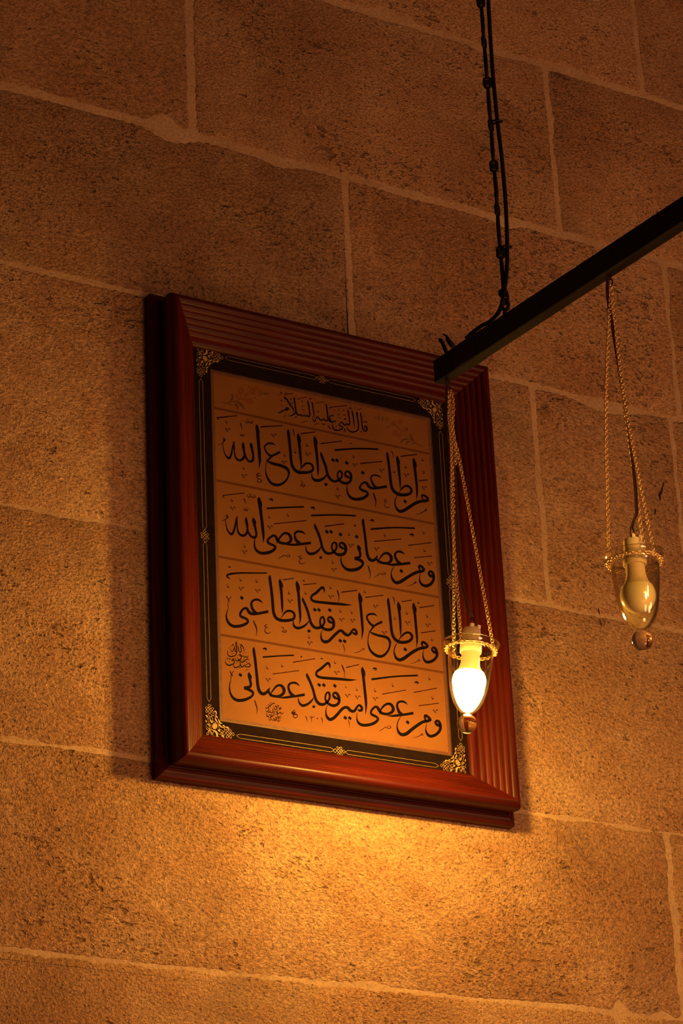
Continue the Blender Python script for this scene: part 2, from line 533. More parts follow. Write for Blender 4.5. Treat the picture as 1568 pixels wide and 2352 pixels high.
for k in range(4):
    n = len(prof)
    v = []
    nseg = 10
    for e in range(nseg + 1):
        t = e / nseg
        for s, h in prof:
            (xa, za), (xb, zb) = corner(k, s), corner((k + 1) % 4, s)
            v.append(W(xa + (xb - xa) * t, za + (zb - za) * t, h))
    f = []
    for e in range(nseg):
        for j in range(n):
            l = (j + 1) % n
            f.append((e * n + j, e * n + l, (e + 1) * n + l, (e + 1) * n + j))
    f.append(tuple(range(n))); f.append(tuple(nseg * n + j for j in range(n))[::-1])
    (xa, za), (xb, zb) = corner(k, 50), corner((k + 1) % 4, 50)
    mesh('frame_rail', v, f, M['wood_x'] if k % 2 == 0 else M['wood_z'], picture, smooth=True, angle=38, loc=W((xa + xb) / 2, (za + zb) / 2, 40))

PX0, PX1, PZ0, PZ1 = 2645.0, 3225.5, 2004.0, 2845.5
def ring(name, x0, x1, z0, z1, w0, h, t, mat, parent):
    """flat rectangular ring of border width w0 (one number) lying at height h, t thick"""
    a_ = [(x0, z0), (x1, z0), (x1, z1), (x0, z1)]
    i_ = [(x0 + w0[0], z0 + w0[1]), (x1 - w0[2], z0 + w0[1]), (x1 - w0[2], z1 - w0[3]), (x0 + w0[0], z1 - w0[3])]
    v = [W(*p, h) for p in a_] + [W(*p, h) for p in i_] + [W(*p, h - t) for p in a_] + [W(*p, h - t) for p in i_]
    f = []
    for k in range(4):
        j = (k + 1) % 4
        f += [(k, j, 4 + j, 4 + k), (8 + k, 12 + k, 12 + j, 8 + j), (4 + k, 4 + j, 12 + j, 12 + k), (k, 8 + k, 8 + j, j)]
    return mesh(name, v, f, mat, parent, loc=W((x0 + x1) / 2, z0, h))
HM = 20.0                                     # mat surface
mat_board = ring('mat_board', BX0 + 108, BX1 - 108, BZ0 + 108, BZ1 - 108,
                 (PX0 - 7 - BX0 - 108, PZ0 - 7 - BZ0 - 108, BX1 - 108 - PX1 - 7, BZ1 - 108 - PZ1 - 7), HM, 1.6, M['mat'], picture)
HP = 18.4                                     # paper surface
paper = mesh('paper_sheet', [W(PX0 - 9, PZ0 - 9, HP), W(PX1 + 9, PZ0 - 9, HP), W(PX1 + 9, PZ1 + 9, HP), W(PX0 - 9, PZ1 + 9, HP),
                             W(PX0 - 9, PZ0 - 9, HP - 2), W(PX1 + 9, PZ0 - 9, HP - 2), W(PX1 + 9, PZ1 + 9, HP - 2), W(PX0 - 9, PZ1 + 9, HP - 2)],
             [(0, 1, 2, 3), (7, 6, 5, 4), (0, 4, 5, 1), (1, 5, 6, 2), (2, 6, 7, 3), (3, 7, 4, 0)], M['paper'], picture, loc=W((PX0 + PX1) / 2, PZ0, HP))
ring('paper_border', PX0 - 7, PX1 + 7, PZ0 - 7, PZ1 + 7, (7, 7, 7, 7), HP + 0.6, 0.5, M['border'], paper)
ring('gold_edge_line', PX0 - 8.6, PX1 + 8.6, PZ0 - 8.6, PZ1 + 8.6, (1.5, 1.5, 1.5, 1.5), HM + 0.25, 0.25, M['wire'], mat_board)

# ---- pen strokes: "x y width" triplets measured in magnified views of the sheet, laid on the sheet itself
TILE = {'T1': (480, 840, 6.0308), 'T2': (740, 860, 6.0308), 'T3': (490, 1080, 6.0308), 'T4': (750, 1120, 6.0308), 'T5': (500, 1290, 6.0308),
        'T6': (755, 1320, 6.0308), 'T7': (500, 1450, 6.0308), 'T8': (770, 1490, 6.0308), 'M1': (620, 980, 6.0308), 'M2': (820, 1000, 8.711),
        'M3': (660, 1160, 7.127), 'M4': (660, 1330, 7.127), 'M5': (660, 1500, 7.127), 'H1': (630, 890, 14.2545), 'H2': (740, 900, 14.2545),
        'G1': (505, 1465, 15.68), 'G2': (590, 1600, 15.68), 'F1': (490, 860, 11.2), 'F2': (850, 930, 11.2), 'C1': (455, 1590, 13.067), 'K1': (700, 1680, 9.8)}
class Ink:
    def __init__(s, h): s.h = h; s.n = 0; s.mb = MB(); s.dark = MB(); s.bars = []
    def lay(s, poly_px, faces, thin=False):
        s.n += 1
        h = s.h + 0.10 + 0.004 * (s.n % 60)
        (s.dark if thin else s.mb).add([P(x, y, h) for x, y in poly_px], faces)
    def stroke(s, tile, pts, thin=False, wmul=1.0):
        ox, oy, k = TILE[tile]
        pts = smooth_path(pts, 6) if len(pts) > 2 else [tuple(p) for p in pts]
        n = len(pts); v = []
        for i in range(n):
            x, y, w = pts[i]
            w = max(w, 2.0) * wmul * (1.0 if w < 16 else 1.12)
            xa, ya = pts[max(i - 1, 0)][:2]; xb, yb = pts[min(i + 1, n - 1)][:2]
            tx, ty = xb - xa, yb - ya
            l = math.hypot(tx, ty) or 1
            nx, ny = -ty / l * w / 2, tx / l * w / 2
            v.append((ox + (x + nx) / k, oy + (y + ny) / k)); v.append((ox + (x - nx) / k, oy + (y - ny) / k))
        s.lay(v, [(2 * i, 2 * i + 1, 2 * i + 3, 2 * i + 2) for i in range(n - 1)], thin)
        # round the two ends of broad strokes a little
    def poly(s, tile, pts, thin=False):
        ox, oy, k = TILE[tile]
        s.lay([(ox + x / k, oy + y / k) for x, y in pts], [tuple(range(len(pts)))], thin)
    def dot(s, tile, x, y, r, thin=False):
        s.poly(tile, [(x + r * math.cos(q * math.pi / 6), y + r * math.sin(q * math.pi / 6)) for q in range(12)], thin)
    def dia(s, tile, x, y, c=1.0):
        s.poly(tile, [(x - 9 * c, y - 31 * c), (x + 28 * c, y - 2 * c), (x + 11 * c, y + 31 * c), (x - 28 * c, y + 2 * c)])
    def comma(s, tile, x, y, c=1.0):
        s.stroke(tile, [(x + a * c, y + b * c, w * c) for a, b, w in ((-9, -26, 4), (-11, -4, 7), (-3, 17, 13), (7, 15, 11), (12, -1, 3))], True)
    def vee(s, tile, x, y, c=1.0):
        s.stroke(tile, [(x + a * c, y + b * c, w * c) for a, b, w in ((-32, -24, 14), (-22, -10, 12), (0, 28, 5))], True)
        s.stroke(tile, [(x + a * c, y + b * c, w * c) for a, b, w in ((0, 30, 5), (8, -8, 8), (18, -18, 11), (34, -12, 10), (36, -2, 4))], True)
    def waw(s, tile, x, y, c=1.0):
        s.stroke(tile, [(x + a * c, y + b * c, w * c) for a, b, w in ((-27, 2, 8), (-10, -6, 22), (12, -5, 24), (24, 8, 14), (12, 20, 6), (0, 24, 3))])
    def bar(s, tile, x0, y0, x1, y1, w, arch=0.0, thin=True):
        if thin:
            keep, s.dark = s.dark, MB()
            s.bars.append(s.dark)
            s.stroke(tile, [(x0, y0, w * 1.15), ((x0 + x1) / 2, (y0 + y1) / 2 - arch, w * 0.95), (x1, y1, w)], True)
            s.dark = keep
            return
        s.stroke(tile, [(x0, y0, w * 1.15), ((x0 + x1) / 2, (y0 + y1) / 2 - arch, w * 0.95), (x1, y1, w)], thin)
    def text(s, tile, data, thin=False, wmul=1.0):
        for line in data.strip().split('\n'):
            s.stroke(tile, [tuple(float(q) for q in t.split()) for t in line.split(',')], thin, wmul)
    def marks(s, tile, data, c=1.0):
        """V vee, c comma, D diamond, o round dot, w hook, B bar"""
        for it in data.split(';'):
            q = it.split()
            if not q: continue
            a = [float(t) for t in q[1:]]
            if q[0] == 'V': s.vee(tile, a[0], a[1], a[2] if len(a) > 2 else c)
            elif q[0] == 'c': s.comma(tile, a[0], a[1], a[2] if len(a) > 2 else c)
            elif q[0] == 'D': s.dia(tile, a[0], a[1], c)
            elif q[0] == 'o': s.dot(tile, *a)
            elif q[0] == 'w': s.waw(tile, a[0], a[1], a[2] if len(a) > 2 else c)
            elif q[0] == 'B': s.bar(tile, *a)
    def build(s, name, parent, m1='ink', m2='thin'):
        o = s.mb.build(name, M[m1], parent, loc=s.mb.v[0]) if s.mb.v else None
        if s.dark.v: tag(s.dark.build('vowel_marks', M[m2], parent, loc=s.dark.v[0]), kind='stuff')
        for q in s.bars: q.build('vowel_bar', M[m2], parent, loc=q.v[0])
        return o

# ---- heading line
k = Ink(HP)
k.text('H1', '''380 655 36, 385 690 46, 425 665 40, 465 705 36, 405 735 46, 330 738 42, 260 775 36, 200 810 36, 150 820 28, 95 800 8
320 295 16, 350 340 54, 420 420 50, 500 540 46, 580 650 42, 630 740 30, 638 830 8
455 940 8, 540 925 30, 620 890 38, 670 850 38, 695 780 30
640 295 12, 650 380 44, 670 530 44, 690 680 42, 710 780 42, 740 860 48, 790 905 42, 850 900 30, 880 868 14, 892 920 36, 940 930 30, 985 882 14, 1002 940 38, 1040 932 30, 1075 888 14, 1088 940 42, 1130 960 42, 1160 900 42, 1150 800 38, 1130 650 38, 1108 520 44, 1085 415 14
1218 455 14, 1240 530 42, 1265 680 36, 1285 830 32, 1298 960 22, 1300 1012 5
1245 940 8, 1255 1030 20, 1280 1090 34, 1310 1112 38, 1345 1070 32, 1380 990 32, 1420 955 32, 1460 1010 38, 1500 1060 38, 1568 1070 36, 1600 1050 32''')
k.text('H1', '''105 255 6, 180 240 14, 230 210 16, 210 155 26, 255 205 14
630 195 18, 480 205 22, 350 220 26, 345 245 20, 375 260 10
895 600 10, 920 620 24, 965 600 12
1130 365 14, 1170 375 20, 1160 320 10, 1190 370 18, 1240 365 16
1365 840 6, 1420 800 18, 1440 760 24, 1455 790 14
870 1150 6, 940 1140 18, 1010 1095 16, 1060 1110 14, 1110 1085 8
320 1040 4, 325 960 14, 345 910 20, 370 920 12''', True)
k.marks('H1', 'B 730 380 1080 310 20; B 1335 520 1628 468 20; B 1290 1215 1450 1175 18; c 237 415 2.0; c 540 370 2.0; c 910 445 1.6; V 250 610 1.3; V 568 515 1.3; V 945 735 1.3; o 380 155 18; o 712 275 14; o 1325 410 16; o 705 970 27')
k.text('H2', '''-10 905 34, 20 908 30, 60 862 14, 82 925 38, 130 950 42, 185 920 32
115 385 12, 130 450 42, 150 600 42, 170 740 42, 185 860 44, 215 930 48, 270 975 46, 340 985 40, 400 975 38, 455 940 20
400 805 5, 350 780 28, 290 780 32, 245 810 30, 240 870 32, 260 930 42, 300 970 46
345 1000 10, 330 1080 20, 345 1170 36, 400 1240 42, 490 1260 44, 580 1245 42, 660 1200 38, 665 1160 34, 620 1130 34, 570 1110 36, 560 1070 30, 590 1020 32, 640 990 32, 680 1040 38, 720 1085 40, 780 1070 34, 800 1018 14, 830 1070 38, 870 1085 36, 895 1030 36, 885 900 36, 865 760 36, 845 650 42, 825 572 14
965 595 16, 985 680 44, 1010 820 36, 1030 980 34, 1045 1100 28, 1040 1212 5
1115 645 16, 1135 720 50, 1155 860 40, 1175 1000 40, 1185 1130 38, 1175 1220 40, 1120 1280 42, 1030 1315 44, 940 1310 42, 870 1270 36, 820 1200 22, 815 1110 8
1243 668 14, 1260 730 38, 1280 880 36, 1295 1020 36, 1310 1150 40, 1340 1240 42, 1400 1290 44, 1450 1270 42, 1470 1210 38, 1450 1140 36, 1410 1112 30, 1378 1135 30, 1392 1180 38, 1440 1200 24, 1465 1215 14''')
k.text('H2', '''820 450 22, 600 470 24, 400 490 24, 250 515 26, 225 532 20, 265 575 10
850 540 16, 890 550 20, 910 500 12, 930 550 20, 975 530 14
510 715 14, 540 750 26, 570 720 14
690 735 14, 715 770 26, 750 740 14
485 655 5, 530 610 16, 545 580 22, 520 560 8
240 1090 10, 195 1120 20, 230 1150 20, 190 1160 14, 250 1180 22, 260 1210 18, 225 1210 14
1360 730 12, 1385 790 14, 1385 850 4''', True)
k.marks('H2', 'o 58 1060 26; o 5 1055 20; o 1365 975 26; o 1440 985 28; o 745 888 32; o 738 1235 31; B 690 1305 790 1298 18; o 1268 1305 22; B 1110 580 1285 550 18; o 1060 530 14; o 225 372 15; V 555 850 1.1; c 695 590 1.5; o 380 630 13; V 450 1140 1.0')
k.build('lettering', paper)

# ---- first line
k = Ink(HP)
k.text('T1', '''655 812 5, 662 850 38, 672 930 38, 685 1080 40, 697 1220 38, 702 1320 30, 694 1420 6
656 814 4, 678 890 30, 700 940 4
570 1060 5, 582 1100 34, 600 1180 30, 612 1250 26, 605 1305 34, 572 1330 26, 540 1312 24, 510 1265 22, 494 1200 18
572 1064 4, 590 1100 24, 607 1138 3
470 1056 5, 472 1100 34, 482 1180 28, 490 1230 24, 475 1280 34, 435 1310 28, 395 1302 26, 365 1265 20, 352 1200 16, 350 1130 16, 348 1048 6
348 1046 16, 330 1120 22, 315 1190 22, 300 1250 26, 278 1278 34, 250 1268 22, 220 1225 15, 200 1160 12, 190 1090 9, 195 1055 8, 212 1042 15, 217 1020 18, 200 1003 10, 192 1018 8, 205 1045 10, 175 1080 9, 122 1103 3
918 1102 5, 880 1080 22, 830 1075 24, 785 1098 22, 768 1135 19, 790 1190 21, 830 1235 26, 870 1250 30
850 1258 26, 930 1222 30, 985 1192 30
880 1245 30, 830 1290 24, 808 1320 14, 788 1375 10, 783 1440 12, 790 1500 18, 815 1565 26, 860 1625 32, 930 1652 36, 1000 1640 32, 1055 1600 26, 1090 1550 22, 1104 1500 26, 1098 1455 34, 1060 1412 38, 980 1380 38, 900 1360 36, 835 1335 28, 788 1298 4
1095 878 5, 1097 920 34, 1112 1050 34, 1125 1180 34, 1135 1300 34, 1150 1380 36, 1190 1445 38, 1250 1478 40, 1310 1480 38, 1380 1475 34, 1430 1450 30, 1440 1415 26, 1420 1370 26, 1375 1350 24, 1330 1362 28, 1285 1405 18, 1248 1458 5
1232 933 5, 1236 980 36, 1250 1100 34, 1262 1220 32, 1272 1320 24, 1274 1400 10
1234 937 4, 1254 1005 26, 1275 1058 3''')
k.text('T1', '''108 722 18, 250 706 16, 392 693 14
108 720 16, 120 735 14, 136 750 8
1160 878 14, 1175 930 14, 1182 988 4
432 938 10, 440 968 12, 458 972 8, 462 946 6, 468 972 10, 488 968 10, 493 942 6
430 788 12, 447 830 14, 456 882 4
502 762 10, 520 785 10, 545 775 8, 530 732 6, 548 778 8, 570 795 10, 600 790 12, 606 770 8, 585 768 6, 555 795 6
520 785 8, 525 810 4
712 1488 5, 675 1495 14, 660 1512 12, 690 1528 12, 722 1516 6, 670 1532 8, 655 1545 9, 700 1572 14, 726 1588 12, 722 1606 10, 695 1616 12, 668 1600 9, 678 1570 7''', True)
k.marks('T1', 'B 1270 942 1465 918 16; B 715 847 1018 830 16; V 897 968; V 1040 1340; c 1047 1237; c 1357 1100; V 1372 1228; c 1195 1190; V 257 890; c 243 775; c 480 1415; V 485 1527')
k.text('M1', '''620 128 5, 620 180 36, 640 330 34, 655 470 32, 664 600 24, 664 692 4
622 133 4, 642 200 26, 659 258 3
702 346 5, 710 390 30, 740 470 32, 770 550 32, 790 640 32, 810 690 32, 845 735 32, 885 757 30, 930 750 30, 968 728 26, 992 690 22, 995 645 24, 970 614 24, 942 635 20, 934 680 20, 950 730 26, 990 768 32, 1050 785 34, 1095 770 36, 1120 730 32, 1122 680 32, 1102 635 30, 1065 617 24, 1042 640 24, 1046 678 30, 1080 700 28, 1115 722 12
788 655 8, 755 705 26, 700 738 34, 640 745 38, 600 725 30, 580 690 18, 576 632 7
1072 790 6, 1065 850 14, 1075 920 22, 1110 975 32, 1170 1003 38, 1240 1003 40, 1300 985 38, 1345 950 34, 1350 920 28, 1320 895 28, 1275 880 32, 1245 855 26, 1250 825 24, 1280 785 24, 1320 772 28, 1345 792 34, 1370 830 34, 1420 855 32, 1480 850 32, 1550 840 32, 1618 827 36''')
k.text('M1', '''1428 915 12, 1452 970 16, 1466 1040 12, 1456 1112 3
430 750 8, 446 766 9, 440 800 8, 420 820 6, 470 826 13, 486 805 9, 465 795 6, 435 820 8
1100 236 12, 1118 230 14, 1134 234 6''', True)
k.marks('M1', 'o 775 800 22; D 872 462; D 928 468; D 1062 503; D 1283 638; c 937 855; V 942 970; B 700 235 998 200 15; B 1250 512 1552 482 15; c 512 252; c 350 345; c 1160 412; V 1177 530')
k.bar('M1', 895, 325, 1500, 312, 23, 14, False)
k.text('M2', '''485 857 5, 430 815 26, 360 795 30, 300 808 28, 275 840 26, 282 890 30, 310 960 40, 350 1020 42, 400 1045 40
610 333 7, 602 375 44, 625 520 46, 645 680 48, 660 820 50, 675 960 50, 700 1060 52, 750 1130 56, 820 1175 58, 900 1190 58, 990 1185 54, 1060 1160 46, 1085 1110 44, 1065 1050 44, 1010 1015 42, 960 1015 40, 905 1050 34, 865 1100 16, 828 1148 6
803 406 7, 803 460 50, 825 620 48, 845 800 44, 858 940 34, 862 1072 12
805 411 5, 832 505 36, 857 584 3
1135 452 7, 1130 500 48, 1155 680 48, 1175 850 46, 1190 1000 44, 1198 1150 34, 1188 1288 5
1138 458 5, 1167 565 36, 1192 642 3
1310 1275 20, 1295 1225 32, 1312 1198 42, 1350 1208 38, 1400 1250 48, 1415 1300 40, 1370 1308 54, 1300 1315 56, 1200 1340 56, 1110 1390 58, 1020 1450 60, 940 1500 60, 860 1520 56, 800 1480 42, 765 1410 26, 755 1350 20, 765 1280 18, 790 1210 12, 806 1190 7''')
k.text('M2', '''315 1150 18, 345 1220 26, 370 1310 20, 372 1380 14, 360 1438 4
605 1285 5, 565 1290 16, 545 1308 14, 575 1330 16, 605 1322 6, 555 1350 9, 548 1400 13, 580 1440 15, 630 1440 13, 662 1395 4
680 303 16, 710 360 16, 720 420 10, 712 470 3
1318 705 8, 1345 735 14, 1325 762 14, 1308 745 10, 1318 708 8
1340 1345 8, 1342 1368 4''', True)
k.marks('M2', 'D 957 1320; B 870 420 1197 380 22; B 62 562 500 520 20; B 1230 910 1410 890 20; c 972 625; c 743 720; c 1312 485; V 985 800; V 490 705; V 1340 1052', 1.40)
k.text('T4', '1230 378 3, 1310 350 10, 1360 318 10, 1372 296 14, 1384 318 12, 1358 324 7', True)
k.build('lettering', paper)

# ---- second line
k = Ink(HP)
k.text('T3', '''632 372 5, 632 410 42, 650 540 38, 668 680 36, 685 830 36, 694 930 26, 686 1008 4
634 376 4, 657 455 26, 675 503 3
550 652 5, 552 695 34, 572 770 32, 588 840 28, 595 890 26, 580 925 36, 545 930 30, 510 905 28, 485 860 22, 470 805 18
552 658 4, 574 702 24, 593 745 3
452 648 5, 453 690 34, 468 770 28, 470 830 22, 455 880 32, 415 905 34, 375 895 28, 345 860 24, 330 800 18, 328 720 15, 331 636 6
328 640 14, 312 710 22, 296 790 24, 275 860 28, 250 885 32, 220 865 22, 190 820 17, 175 760 12, 168 690 9, 178 668 10, 198 655 16, 195 632 14, 178 618 9, 175 640 8, 180 665 8, 150 690 9, 112 706 3
578 930 10, 568 990 16, 572 1060 24, 600 1115 32, 650 1145 36, 710 1150 40, 780 1135 40, 835 1105 36, 855 1070 34, 840 1045 30, 800 1028 30, 765 1010 32, 750 985 28, 760 955 28, 800 920 28, 835 905 30, 865 925 32, 885 965 38, 920 1000 36, 980 1015 34, 1030 1010 34, 1068 980 36, 1073 940 36, 1050 895 36, 1010 872 32, 970 880 28, 930 920 26, 885 985 14, 873 1028 4
980 1018 10, 1040 1030 24, 1120 1032 30, 1200 1025 32, 1280 1015 32, 1350 1006 34
1276 895 4, 1240 862 24, 1190 848 28, 1145 858 28, 1125 890 26, 1130 930 28, 1150 975 36, 1195 1015 42''')
k.text('T3', '''425 523 10, 435 555 12, 450 560 8, 455 528 6, 462 558 10, 475 555 8, 479 526 6
418 388 14, 440 430 14, 450 472 4
466 348 12, 490 372 10, 520 360 8, 500 320 7, 520 365 8, 545 380 10, 575 375 12, 582 355 8, 555 355 6, 530 380 6
490 372 8, 485 390 4
130 350 14, 280 333 13, 430 315 14
132 350 12, 135 370 12, 152 384 7
900 1222 8, 950 1195 12, 985 1175 10, 1000 1190 8, 1030 1200 10, 1058 1190 12, 1050 1170 8, 1020 1175 6, 1000 1195 6
1225 1188 5, 1190 1195 14, 1190 1215 10, 1225 1222 10, 1190 1240 8, 1190 1275 12, 1225 1300 12, 1276 1283 3''', True)
k.marks('T3', 'c 258 412; V 268 528; c 433 1050; V 433 1135; w 797 410; c 775 645; c 1033 622; B 838 743 1290 698 13; V 785 790')
k.bar('T3', 738, 530, 1252, 508, 21, 3, False)
k.text('M3', '''445 300 6, 452 345 36, 490 430 38, 525 520 38, 550 610 38, 570 690 36, 600 750 38, 650 790 42, 710 790 40, 760 765 34, 795 720 32, 805 670 32, 790 622 32, 760 614 26, 732 645 26, 727 700 26, 750 755 32, 800 800 40, 860 815 46, 920 800 46, 950 760 42, 955 710 42, 935 652 42, 895 620 34, 860 628 28, 854 665 32, 885 698 38, 930 720 22, 955 750 14
550 680 8, 520 730 28, 460 780 38, 390 800 42, 340 785 36, 310 745 24, 300 690 14, 304 648 6
1158 648 6, 1158 690 40, 1180 750 38, 1192 810 36, 1180 850 38, 1140 868 48, 1096 874 48
1105 882 38, 1160 890 44, 1210 915 46, 1235 950 36, 1215 1000 38, 1150 1045 48, 1060 1065 50, 980 1055 44, 920 1010 34, 885 950 24, 875 890 18, 879 836 8
1160 652 4, 1184 700 30, 1203 738 3
1240 218 6, 1236 265 38, 1255 400 36, 1272 530 36, 1285 650 38, 1298 760 40, 1320 850 42, 1360 900 46, 1410 905 42, 1450 870 36, 1475 826 8''')
k.text('M3', '1315 985 14, 1340 1060 20, 1355 1130 14, 1342 1218 3', True)
k.bar('M3', 388, 172, 1120, 175, 25, 12, False)
k.marks('M3', 'o 545 860 25; D 645 438; D 715 440; D 868 482; D 1132 518; w 412 50; B 612 347 928 307 17; o 1103 338 16; c 1008 475; V 1040 665; c 742 932; V 760 1058', 1.18)
k.text('T4', '''700 933 5, 690 985 20, 720 1020 30, 780 1045 32, 850 1045 34, 890 1010 36, 893 965 38, 868 925 36, 825 908 30, 780 925 26, 740 975 18, 710 1020 12, 700 1057 4
830 1062 8, 890 1068 26, 960 1066 32, 1050 1058 32, 1158 1044 34
1083 927 4, 1040 895 26, 995 886 26, 960 900 26, 945 935 28, 955 975 30, 985 1025 36, 1020 1055 40
1295 1150 14, 1278 1100 26, 1292 1082 28, 1325 1105 32, 1345 1140 32, 1315 1160 36, 1250 1172 38, 1180 1205 38, 1100 1255 40, 1030 1300 42, 970 1318 40, 925 1290 34, 900 1240 22, 893 1190 14, 910 1130 12, 942 1083 7
1300 1180 5, 1285 1250 14, 1295 1310 26, 1340 1355 34, 1400 1358 40, 1450 1325 36, 1480 1270 34, 1478 1210 34, 1455 1168 32, 1425 1163 26, 1414 1192 28, 1440 1225 36, 1478 1240 18''')
k.text('T4', '''660 1242 6, 710 1210 10, 740 1190 10, 760 1200 8, 790 1205 10, 812 1195 12, 805 1175 8, 775 1180 6, 765 1205 6
1108 1366 3, 1180 1345 9, 1215 1320 9, 1228 1300 13, 1238 1320 12, 1210 1328 6''', True)
k.bar('T4', 608, 575, 1222, 562, 22, 14, False)
k.marks('T4', 'D 1033 1155; w 625 455; c 805 655; B 658 745 1032 712 14; w 1175 655; c 1343 620; B 1130 800 1450 762 14; c 1358 868; B 1208 972 1458 948 13; V 1425 1055; V 693 850')
k.build('lettering', paper)

# ---- third line
k = Ink(HP)
k.text('T5', '''682 158 18, 500 158 18, 300 158 22, 180 170 26, 128 190 22, 138 215 20, 172 240 10
148 630 5, 130 690 12, 118 750 18, 130 810 28, 165 865 34, 220 895 38, 290 895 38, 360 875 36, 410 845 32, 412 810 30, 380 785 30, 330 765 32, 310 735 28, 322 695 28, 355 655 28, 395 645 32, 420 680 36, 450 715 36, 500 725 36, 580 715 34, 640 703 34, 700 690 36
628 577 4, 580 538 26, 535 525 28, 490 540 28, 465 575 28, 470 625 30, 495 680 38, 530 715 38
725 182 5, 720 225 34, 738 360 34, 752 480 36, 762 600 36, 772 700 36, 800 770 38, 850 805 40, 920 818 38, 1000 810 38, 1050 790 32, 1063 745 30, 1045 705 30, 1000 683 30, 950 690 28, 910 730 16, 868 788 5
862 237 5, 862 280 36, 878 400 34, 888 530 32, 893 640 26, 894 712 8
864 242 4, 886 315 26, 905 365 3
1098 265 5, 1096 310 36, 1118 450 34, 1130 600 34, 1140 720 30, 1142 800 22, 1132 872 4
1100 270 4, 1120 345 26, 1139 402 3
1172 494 5, 1180 530 28, 1215 610 32, 1245 690 32, 1270 780 32, 1290 850 34, 1330 905 36, 1380 920 36, 1430 900 32
1268 815 7, 1225 870 24, 1160 910 32, 1100 920 36, 1060 895 28, 1045 850 16, 1046 802 7''')
k.text('T5', '''118 478 14, 145 520 13, 152 545 10, 172 550 8
187 490 10, 165 508 9, 150 545 8, 140 590 8, 148 632 8
490 813 12, 520 880 18, 540 950 14, 530 1036 3
690 868 5, 655 885 15, 655 905 10, 685 912 11, 655 935 8, 655 970 13, 690 995 13, 740 973 3
880 908 9, 905 915 11, 910 945 9, 890 972 6, 935 977 13, 952 960 10, 935 950 6, 905 972 8''', True)
k.marks('T5', 'w 157 75 0.65; c 143 338; c 318 250; c 540 268; V 325 375; V 553 405; D 333 503; o 1263 962 22; B 905 252 1055 230 14; w 1187 265 0.6; B 1185 320 1362 302 14; c 988 430; V 1003 548; c 1217 435; c 1267 1042; V 1273 1130')
k.text('M4', '''605 228 4, 600 172 28, 575 137 36, 530 167 36, 470 225 42, 410 265 36, 388 305 30, 402 345 38, 460 370 40, 560 382 40, 680 395 42, 800 405 42, 900 415 38, 980 422 24, 1058 423 3
490 806 38, 550 790 34, 590 745 32, 605 690 32, 590 634 32, 565 622 28, 542 650 26, 533 700 28, 548 760 32, 590 810 40, 650 830 44, 710 825 44, 750 785 42, 758 730 42, 743 668 42, 705 625 36, 672 632 30, 665 670 34, 695 703 40, 740 725 22, 765 760 14
578 826 6, 550 890 14, 550 950 24, 570 1005 38, 620 1030 48, 680 1010 46, 740 950 44, 800 890 44, 850 850 42, 890 850 42, 930 890 46, 985 920 42, 1030 892 38, 1058 845 32, 1095 822 32, 1126 860 36, 1126 900 38, 1090 892 34, 1058 870 14
1180 218 6, 1178 270 42, 1195 420 40, 1210 580 40, 1222 720 38, 1230 850 32, 1212 992 5
1182 224 5, 1207 315 32, 1226 383 3''')
k.text('M4', '''908 1063 12, 925 1120 14, 935 1165 10, 930 1213 3
812 183 16, 835 250 20, 842 310 14, 836 380 6
1085 1212 5, 1160 1195 12, 1215 1160 10, 1238 1130 11, 1256 1150 11, 1240 1165 8, 1222 1155 6''', True)
k.marks('M4', 'D 447 502; D 515 505; D 692 510; D 863 1010; D 935 1018; c 865 520; c 1052 542; c 708 135; V 888 668; V 1068 680; V 712 292; B 882 216 1140 185 17; c 1270 205', 1.18)
k.text('T6', '''673 579 4, 630 548 24, 580 545 26, 540 560 26, 526 595 22, 545 640 24, 580 685 28, 620 712 30
600 725 20, 660 690 28, 738 650 32
625 712 28, 585 765 18, 555 820 12, 542 900 12, 548 980 20, 580 1055 30, 640 1110 36, 710 1133 38, 770 1110 32, 820 1050 26, 845 980 24, 842 920 32, 810 875 36, 750 855 34, 680 840 30, 610 815 24, 552 778 4
825 316 5, 821 360 32, 838 480 32, 850 600 34, 862 720 34, 875 810 36, 905 880 38, 960 925 40, 1030 938 40, 1100 925 38, 1145 890 34, 1150 845 32, 1120 808 30, 1075 803 28, 1035 825 26, 985 880 14, 952 934 6
962 369 5, 963 420 34, 978 540 32, 988 650 30, 993 760 24, 993 852 8
964 374 4, 984 445 26, 999 496 3
1175 385 5, 1174 430 36, 1192 560 34, 1205 700 32, 1217 830 30, 1222 920 22, 1210 1015 4
1177 390 4, 1197 465 26, 1215 519 3
1305 1005 14, 1288 955 28, 1302 932 28, 1340 955 32, 1365 990 32, 1330 1010 38, 1260 1022 38, 1180 1060 40, 1100 1115 42, 1030 1165 44, 975 1180 40, 930 1150 32, 908 1095 20, 903 1050 14, 920 990 14, 947 947 7
1314 1036 5, 1302 1100 14, 1310 1160 24, 1345 1205 34, 1395 1208 38, 1455 1180 36, 1495 1125 36, 1493 1065 34, 1470 1018 32, 1440 1011 26, 1429 1038 28, 1455 1070 36, 1493 1090 18''')
k.text('T6', '''888 303 14, 905 350 14, 910 422 3
1125 1233 3, 1200 1215 9, 1235 1187 9, 1250 1175 11, 1260 1192 11, 1233 1201 6''', True)
k.marks('T6', 'V 650 440; V 770 805; B 1008 373 1148 353 14; o 1240 392 12; B 1253 457 1462 427 14; c 915 600; c 1082 528; c 1363 572; c 1428 895; V 1092 668; V 1373 700; B 1275 806 1478 777 13; B 508 315 755 285 14; D 1057 1035')
k.build('lettering', paper)

